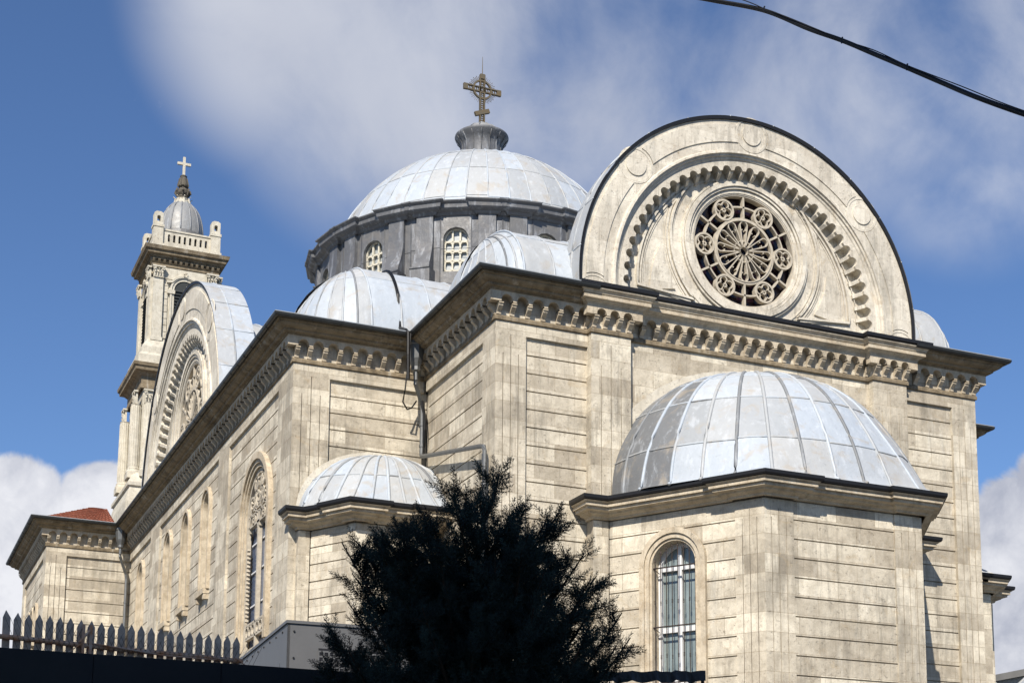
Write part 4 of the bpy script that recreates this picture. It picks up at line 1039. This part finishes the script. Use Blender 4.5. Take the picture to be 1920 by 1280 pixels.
q.tube([fP.p(up_+.1, ZR+.02, .075), fP.p(up_+.9, ZR-.03, .075), fP.p(up_+1.5, ZR-.02, .075)], .008, 5); q.tube([fP.p(up_+1.75, ZR+.03, .075), fP.p(up_+2.1, ZR-.2, .075)], .007, 5)
q.build('mesh_post', RUST, pf)
q = MB(); u = up_-.6
while u < FL:                                   # chain-link mesh
    for sg in (-1, 1):
        top = ZR+.17+.05*math.sin(u*2.2); q.tube([fP.p(u, ZR-.35, .06), fP.p(u+sg*.26, top, .06)], .0022, 3, cap=False)
    u += .055
q.build('wire_mesh', IRON, pf)
# white strips seen between hoarding and rail
# metal equipment casing
bx = at_dist(540, 1167, 19.0); bz = bx.z; BL, BW, BH = 3.6, 2.2, 1.5
eq = thing('equipment_casing', 'grey metal equipment casing with a pierced vent behind the dark tree', 'machine', (bx.x, bx.y, GZ))
fx = F((bx.x, bx.y), (1, -.06)); fy = F((bx.x, bx.y)+0*Vector((0, 0)) if False else (bx.x, bx.y), (1, -.06))
ex = Vector((1, -.06)).normalized(); ey = Vector((.06, 1)).normalized()
fs_ = F(Vector((bx.x, bx.y))+ey*BL, -ey)
q = MB()
holes = []
slab(q, fx, 0, BW, bz-BH, bz, -.03, 0); slab(q, fs_, 0, BL, bz-BH, bz, -.03, 0); q.add([fx.p(0, bz, 0), fx.p(BW, bz, 0), fx.p(BW, bz, -BL), fx.p(0, bz, -BL)], [(0, 1, 2, 3)])
slab(q, fx, -.02, BW+.02, bz-.002, bz+.035, -BL, .02)
q.build('casing', CASE, eq)
q = MB(); q.box((0, 0, 0), (.06, .02, .11), M=Matrix.Translation(Vector(fs_.p(BL-.42, bz-.55, .0)))); q.build('latch', BLACK, eq)
for zz in (0, 1):
    u0, z0 = .38, bz-.66-zz*.42; q = MB(); slab(q, fx, u0+.01, u0+.96, z0+.01, z0+.37, .0, .004); vt = q.build('vent', BLACK, eq)
    nc, nr = 29, 11; us_ = [u0+sum((.021, .045)[j % 2] for j in range(i)) for i in range(nc+1)]; zs_ = [z0+sum((.021, .043)[j % 2] for j in range(i)) for i in range(nr+1)]
    q = MB(); q.add([fx.p(u, z, .012) for z in zs_ for u in us_], [(j*(nc+1)+i, j*(nc+1)+i+1, (j+1)*(nc+1)+i+1, (j+1)*(nc+1)+i) for j in range(nr) for i in range(nc) if not (i % 2 and j % 2)]); q.build('pierced_sheet', CASE, vt)
for i in range(7): q = MB(); p_ = Vector(fx.p(.08, bz-.1-i*.33, .0)); q.tube([p_, p_+Vector((fx.n.x, fx.n.y, 0))*.012], .014, 6); q.build('screw', BLACK, eq)
for i in range(9): q = MB(); p_ = Vector(fs_.p(.1+i*.4, bz-.07, .0)); q.tube([p_, p_+Vector((fs_.n.x, fs_.n.y, 0))*.012], .014, 6); q.build('screw', BLACK, eq)
sup = MB(); sup.box((-BW/2, 0, GZ), (BW/2, BL, bz-BH)); 
q = MB(); slab(q, fx, .05, BW-.05, GZ, bz-BH-.01, -BL+.1, -.06); q.build('plinth', RENDER, eq)
# tarpaulin awning
AWZ = at_dist(1323, 1257, 15.5).z
aw = thing('awning', 'black tarpaulin awning below the barred window of the large apse', 'awning', (at_dist(1220, 1262, 15.5).x, at_dist(1220, 1262, 15.5).y, GZ))
a0, a1 = at_dist(1085, 1240, 15.5), at_dist(1323, 1259, 15.5); a0.z = a1.z = AWZ
ad = (a1-a0); AL = ad.length; fAw2 = F((a0.x, a0.y), (ad.x, ad.y)); q = MB(); K = 26; vs = []
for i in range(K+1):
    u = AL*i/K; sg_ = .012*math.sin(i*1.3)+.008*math.sin(i*2.9)
    vs += [fAw2.p(u, AWZ+.16-.05*(i/K), -1.1), fAw2.p(u, AWZ+sg_*.6, .0), fAw2.p(u, AWZ-.11+sg_, .012+sg_*.8)]
q.add(vs, [(3*i+j, 3*i+3+j, 3*i+4+j, 3*i+1+j) for i in range(K) for j in (0, 1)]); q.build('cover', TARP, aw)
q = MB()
for u in (.02, AL-.03): q.tube([fAw2.p(u, GZ, -.03), fAw2.p(u, AWZ-.01, -.03)], .018, 8)
q.tube([fAw2.p(0, AWZ-.02, -.03), fAw2.p(AL, AWZ-.02, -.03)], .015, 8); q.tube([fAw2.p(AL-.02, AWZ-.02, -.03), fAw2.p(AL-.02, AWZ+.1, -1.08)], .015, 8); q.tube([fAw2.p(0, AWZ-.02, -.03), fAw2.p(0, AWZ+.1, -1.08)], .015, 8); q.build('pole', IRON, aw)
q = MB(); slab(q, fAw2, .05, AL-.05, GZ, AWZ-.12, -1.05, -.55); q.build('back_panel', HOARD, aw)
# low lead dome and white corner at the extreme right
nb = MB(); c_ = (19.6, 2.2); nb.lathe([(1.5, 5.0), (1.5, 6.0), (1.45, 6.4), (1.2, 6.9), (.8, 7.25), (.35, 7.42), (0, 7.46)], c_, 24)
for i in range(12): t = 2*math.pi*i/12; nb.tube([(c_[0]+r*math.cos(t), c_[1]+r*math.sin(t), z) for r, z in ((1.5, 6.0), (1.45, 6.42), (1.2, 6.92), (.8, 7.27), (.35, 7.44))], .03, 5)
o = nb.build('small_dome', LEAD, church, 'low lead dome at the foot of the far right wall', smooth=True)
q = MB(); q.box((c_[0]-1.3, c_[1]-1.3, GZ), (c_[0]+1.3, c_[1]+1.3, 5.1)); q.build('dome_base', ST, o)
wp = at_dist(1938, 1264, 60); wb_ = thing('white_building', 'white building whose corner just shows at the bottom right edge of the picture', 'building', (wp.x+4, wp.y+4, GZ))
q = MB(); q.box((wp.x, wp.y, GZ), (wp.x+9, wp.y+2, wp.z)); q.build('wall', WHITE, wb_); q = MB(); q.box((wp.x-.15, wp.y-.15, wp.z+.002), (wp.x+9.15, wp.y+2.15, wp.z+.25)); q.build('roof', ROOFM, wb_)

# overhead cables
def cable_path(pts, z0=None):
    out_ = []
    for x, y, D in pts: out_.append(at_dist(x, y, D))
    return out_
def catm(P, n=10):
    P = [P[0]*2-P[1]]+P+[P[-1]*2-P[-2]]; o_ = []
    for i in range(1, len(P)-2):
        for j in range(n):
            t = j/n; a_, b_, c_, d_2 = P[i-1:i+3]
            o_.append(.5*((2*b_)+(c_-a_)*t+(2*a_-5*b_+4*c_-d_2)*t*t+(-a_+3*b_-3*c_+d_2)*t**3))
    return o_+[P[-2]]
low = catm(cable_path([(1140, -40, 13.2), (1260, -14, 12.9), (1335, 0, 12.6), (1432, 19, 12.3), (1515, 53, 12), (1578, 75, 11.8), (1640, 101, 11.6), (1700, 126, 11.4), (1770, 156, 11.2), (1830, 181, 11), (1920, 213, 10.8), (2010, 240, 10.6), (2150, 285, 10.3)]))
oc = thing('overhead_cable', 'thick black cable bundle crossing the sky at the top right', 'cable', tuple(at_dist(1632, 100, 11.6)))
q = MB(); q.tube(low, .0145, 8); q.tube([p+Vector((0, 0, -.016)) for p in low], .010, 6); q.build('bundle', CABLE, oc)
ms = catm(cable_path([(1270, -40, 12.9), (1392, 0, 12.4), (1434, 17, 12.28), (1480, 34, 12.1), (1578, 74, 11.78), (1640, 95, 11.6), (1701, 123, 11.38), (1800, 161, 11.1), (1920, 208, 10.78), (2150, 280, 10.28)]))
q = MB(); q.tube(ms, .0045, 6); q.build('messenger_wire', CABLE, oc)
q = MB()
for x, y in ((1432, 17), (1578, 75), (1700, 125)):
    p_ = at_dist(x, y, 11.9 if x < 1500 else 11.7 if x < 1650 else 11.36); q.tube([p_+Vector((0, 0, -.03)), p_+Vector((0, 0, .0)), p_+RT*.008+Vector((0, 0, .022))], .007, 5)
q.build('cable_tie', CABLE, oc)

# ---- conifer
TD = 14.0; tb = at_dist(900, 1280, TD); tr_ = thing('conifer_tree', 'dark feathery conifer standing in front of the apses', 'tree', (tb.x, tb.y, GZ))
tx, ty = tb.x, tb.y
RTH = Vector((RT.x, RT.y, 0)).normalized(); FWH = Vector((FW.x, FW.y, 0)).normalized()
def tp(px, py, depth=0):                       # point of the crown: offset from the trunk axis in metres
    p_ = at_dist(px, py, TD); return p_+FWH*depth
spires = [(935, 872, 0), (833, 884, .1), (760, 930, .3), (878, 905, -.2), (985, 925, 0), (1055, 928, .1), (1030, 955, -.2), (900, 935, -.5), (705, 960, .2), (662, 985, 0), (640, 1010, -.2), (648, 1045, .3), (645, 1110, 0), (600, 1145, .2), (622, 1175, -.3), (598, 1210, .1), (578, 1250, 0),
          (1075, 1012, .2), (1100, 1030, -.2), (1125, 1058, .1), (1130, 1100, .2), (1172, 1132, 0), (1190, 1175, .1), (1160, 1200, -.2), (1130, 1230, 0), (1110, 1080, -.3), (1060, 1060, .2), (1040, 1000, .4),
          (1080, 1150, -.6), (720, 1010, -.5), (800, 960, -.6), (860, 970, -.7), (960, 980, -.7), (1000, 1010, .7), (900, 1000, .8), (780, 1000, .8), (700, 1080, .7), (740, 1100, -.8), (830, 1050, -.9), (930, 1070, -.9), (1020, 1090, -.8), (1000, 1160, -1.), (900, 1160, -1.), (800, 1160, -1.), (700, 1160, -.9), (660, 1220, -.5), (1090, 1220, .4), (1150, 1250, .2), (630, 1270, .3)]
HY = [870, 890, 920, 940, 960, 985, 1010, 1050, 1080, 1110, 1140, 1180, 1200, 1240, 1400]
HL = [930, 830, 820, 760, 712, 665, 648, 648, 655, 645, 612, 606, 604, 590, 560]; HR = [940, 946, 962, 1000, 1022, 1032, 1052, 1088, 1108, 1112, 1125, 1172, 1158, 1128, 1140]
for i in range(135):
    py = 935+470*random.random()**.7; l_, r_ = np.interp(py, HY, HL)+32, np.interp(py, HY, HR)-32
    spires.append((random.uniform(l_, r_), py+20, random.uniform(-1.0, 1.0)))
# foliage plume prototypes: a stem with side sprays of tiny scale-leaf blades, unit length along +z
def plume(nb_, seed):
    rs = np.random.RandomState(seed); V_, F_ = [], []
    def blade(p, d, l, w_):
        d = d/np.linalg.norm(d); x = np.cross(d, rs.randn(3)); x /= np.linalg.norm(x); o_ = len(V_)
        V_.extend([p-x*w_/2, p+x*w_/2, p+d*l*.55+x*w_*.42, p+d*l, p+d*l*.55-x*w_*.42]); F_.append((o_, o_+1, o_+2, o_+3, o_+4))
    for i in range(nb_):
        t = .0+1.0*(i+rs.rand())/nb_; az = i*2.4+rs.rand()*.5; L = (.34*(1-t)**.7+.06)*(0.75+.5*rs.rand())
        d = np.array([math.cos(az), math.sin(az), .7+.6*t]); d /= np.linalg.norm(d); p0 = np.array([0, 0, t])
        blade(p0, d, L*.9, .018)
        m_ = max(2, int(L/.042))
        for j in range(m_):
            q = (j+.6)/m_; d2 = d+.75*rs.randn(3); blade(p0+d*L*q, d2, .085*(1.25-q*.6), .024)
            if rs.rand() < .6: blade(p0+d*L*q, d+.8*rs.randn(3), .10*(1.25-q*.6), .022)
    return np.array(V_), F_
protos = [plume(24, s_) for s_ in range(5)]
VV, FF, AA = [], [], []; off = 0
def put_plume(p, d, L, wf, shade):
    global off
    V_, F_ = protos[RS.randint(5)]; d = np.array(d, float); d /= np.linalg.norm(d); r = np.cross(d, [0.3, .2, 1.]); r /= np.linalg.norm(r); b_ = np.cross(d, r)
    a_ = RS.rand()*6.28; r, b_ = r*math.cos(a_)+b_*math.sin(a_), b_*math.cos(a_)-r*math.sin(a_)
    X = V_[:, :1]*r*L*wf+V_[:, 1:2]*b_*L*wf+V_[:, 2:]*d*L+np.array(p); VV.append(X); FF.append(np.array(F_)+off); AA.append(np.full(len(F_), shade)); off += len(V_)
limbs = MB(); trunk = MB()
trunk.tube([(tx, ty, GZ), (tx+.05, ty, 0), (tx-.03, ty+.03, 1.2), (tx+.05, ty, 2.4), (tx+.12, ty, 3.3)], [.20, .17, .13, .08, .03], 10)
for sx_, sy_, dp in spires:
    tip = tp(sx_, sy_+(20 if sy_ < 1000 else 8), dp); r_h = math.hypot(tip.x-tx, tip.y-ty); z0 = max(-.6, tip.z-.35-.75*r_h); base = Vector((tx, ty, z0)); midp = base.lerp(tip, .55)+Vector((random.uniform(-.08, .08), random.uniform(-.08, .08), -.17*r_h+random.uniform(-.05, .05)))
    pts = [base, base.lerp(midp, .5), midp, midp.lerp(tip, .5)+Vector((0, 0, -.02*r_h)), tip-(tip-midp).normalized()*.05]
    limbs.tube(pts, [.035, .028, .02, .012, .005], 5)
    L = sum((pts[i+1]-pts[i]).length for i in range(4)); dT = (tip-midp).normalized()
    put_plume(tip-dT*.30-Vector((0, 0, .05)), dT+Vector((0, 0, .3)), .33, .42, RS.rand())
    n = max(6, int(L/.085))
    for i in range(n):
        t = .25+.70*(i+RS.rand())/n; sg_ = t*4; j = min(3, int(sg_)); p_ = pts[j].lerp(pts[j+1], sg_-j); dd = (pts[j+1]-pts[j]).normalized()
        side = Vector(RS.randn(3)); side.z *= .5; side.normalize(); tw_ = (dd*.55+side*.9+Vector((0, 0, .15))).normalized()
        tl_ = (.10+.26*RS.rand())*(1.15-t*.85); q1 = p_+tw_*tl_
        limbs.tube([p_, q1], [.006, .003], 3, cap=False)
        for h_ in range(3):
            side2 = Vector(RS.randn(3)); side2.z = abs(side2.z)*.5; d3 = tw_*.8+side2*.45+Vector((0, 0, .25))
            put_plume(p_.lerp(q1, .25+.35*h_)-Vector((0, 0, .03)), d3, (.19+.15*RS.rand())*(1.2-.5*t), .95, RS.rand())
trunk.build('trunk', BARK, tr_); limbs.build('limbs', BARK, tr_)
me = bpy.data.meshes.new('crown'); VA = np.concatenate(VV); FA = np.concatenate(FF)
me.vertices.add(len(VA)); me.vertices.foreach_set('co', VA.astype(np.float32).ravel()); me.loops.add(FA.size); me.loops.foreach_set('vertex_index', FA.astype(np.int32).ravel())
me.polygons.add(len(FA)); me.polygons.foreach_set('loop_start', np.arange(0, FA.size, 5, dtype=np.int32)); me.polygons.foreach_set('loop_total', np.full(len(FA), 5, dtype=np.int32)); me.update(calc_edges=True)
me.attributes.new('pv', 'FLOAT', 'FACE').data.foreach_set('value', np.concatenate(AA).astype(np.float32)); me.materials.append(LEAF)
co_ = bpy.data.objects.new('crown', me); col.objects.link(co_); attach(co_, tr_)
print('crown faces', len(FA))

# ---- unseen block, added behind the camera to keep the foreground in shade
bc = Vector((tx, ty))+Vector((S.x, S.y)).normalized()*27; nb_ = thing('added_shade_block', 'tall pale unseen block of flats, added behind the viewer to shade the foreground', 'building', (bc.x, bc.y, GZ))
sd_ = Vector((S.x, S.y)).normalized(); fN = F(bc-Vector((-sd_.y, sd_.x))*11, (-sd_.y, sd_.x))
HB = tb.z*0+5.6+27*math.tan(R_(EL))-.5
q = MB(); slab(q, fN, 0, 22, GZ, HB, 0, 10); q.build('wall', RENDER, nb_); q = MB(); slab(q, fN, -.2, 22.2, HB+.003, HB+.4, -.2, 10.2); q.build('roof', ROOFM, nb_)
for fl_ in range(7):
    for c in range(6):
        q = MB(); u = 1.6+c*3.5; z = GZ+1.2+fl_*3.4; slab(q, fN, u, u+1.3, z, z+1.6, -.03, -.002); q.build('window', GLASS, nb_)
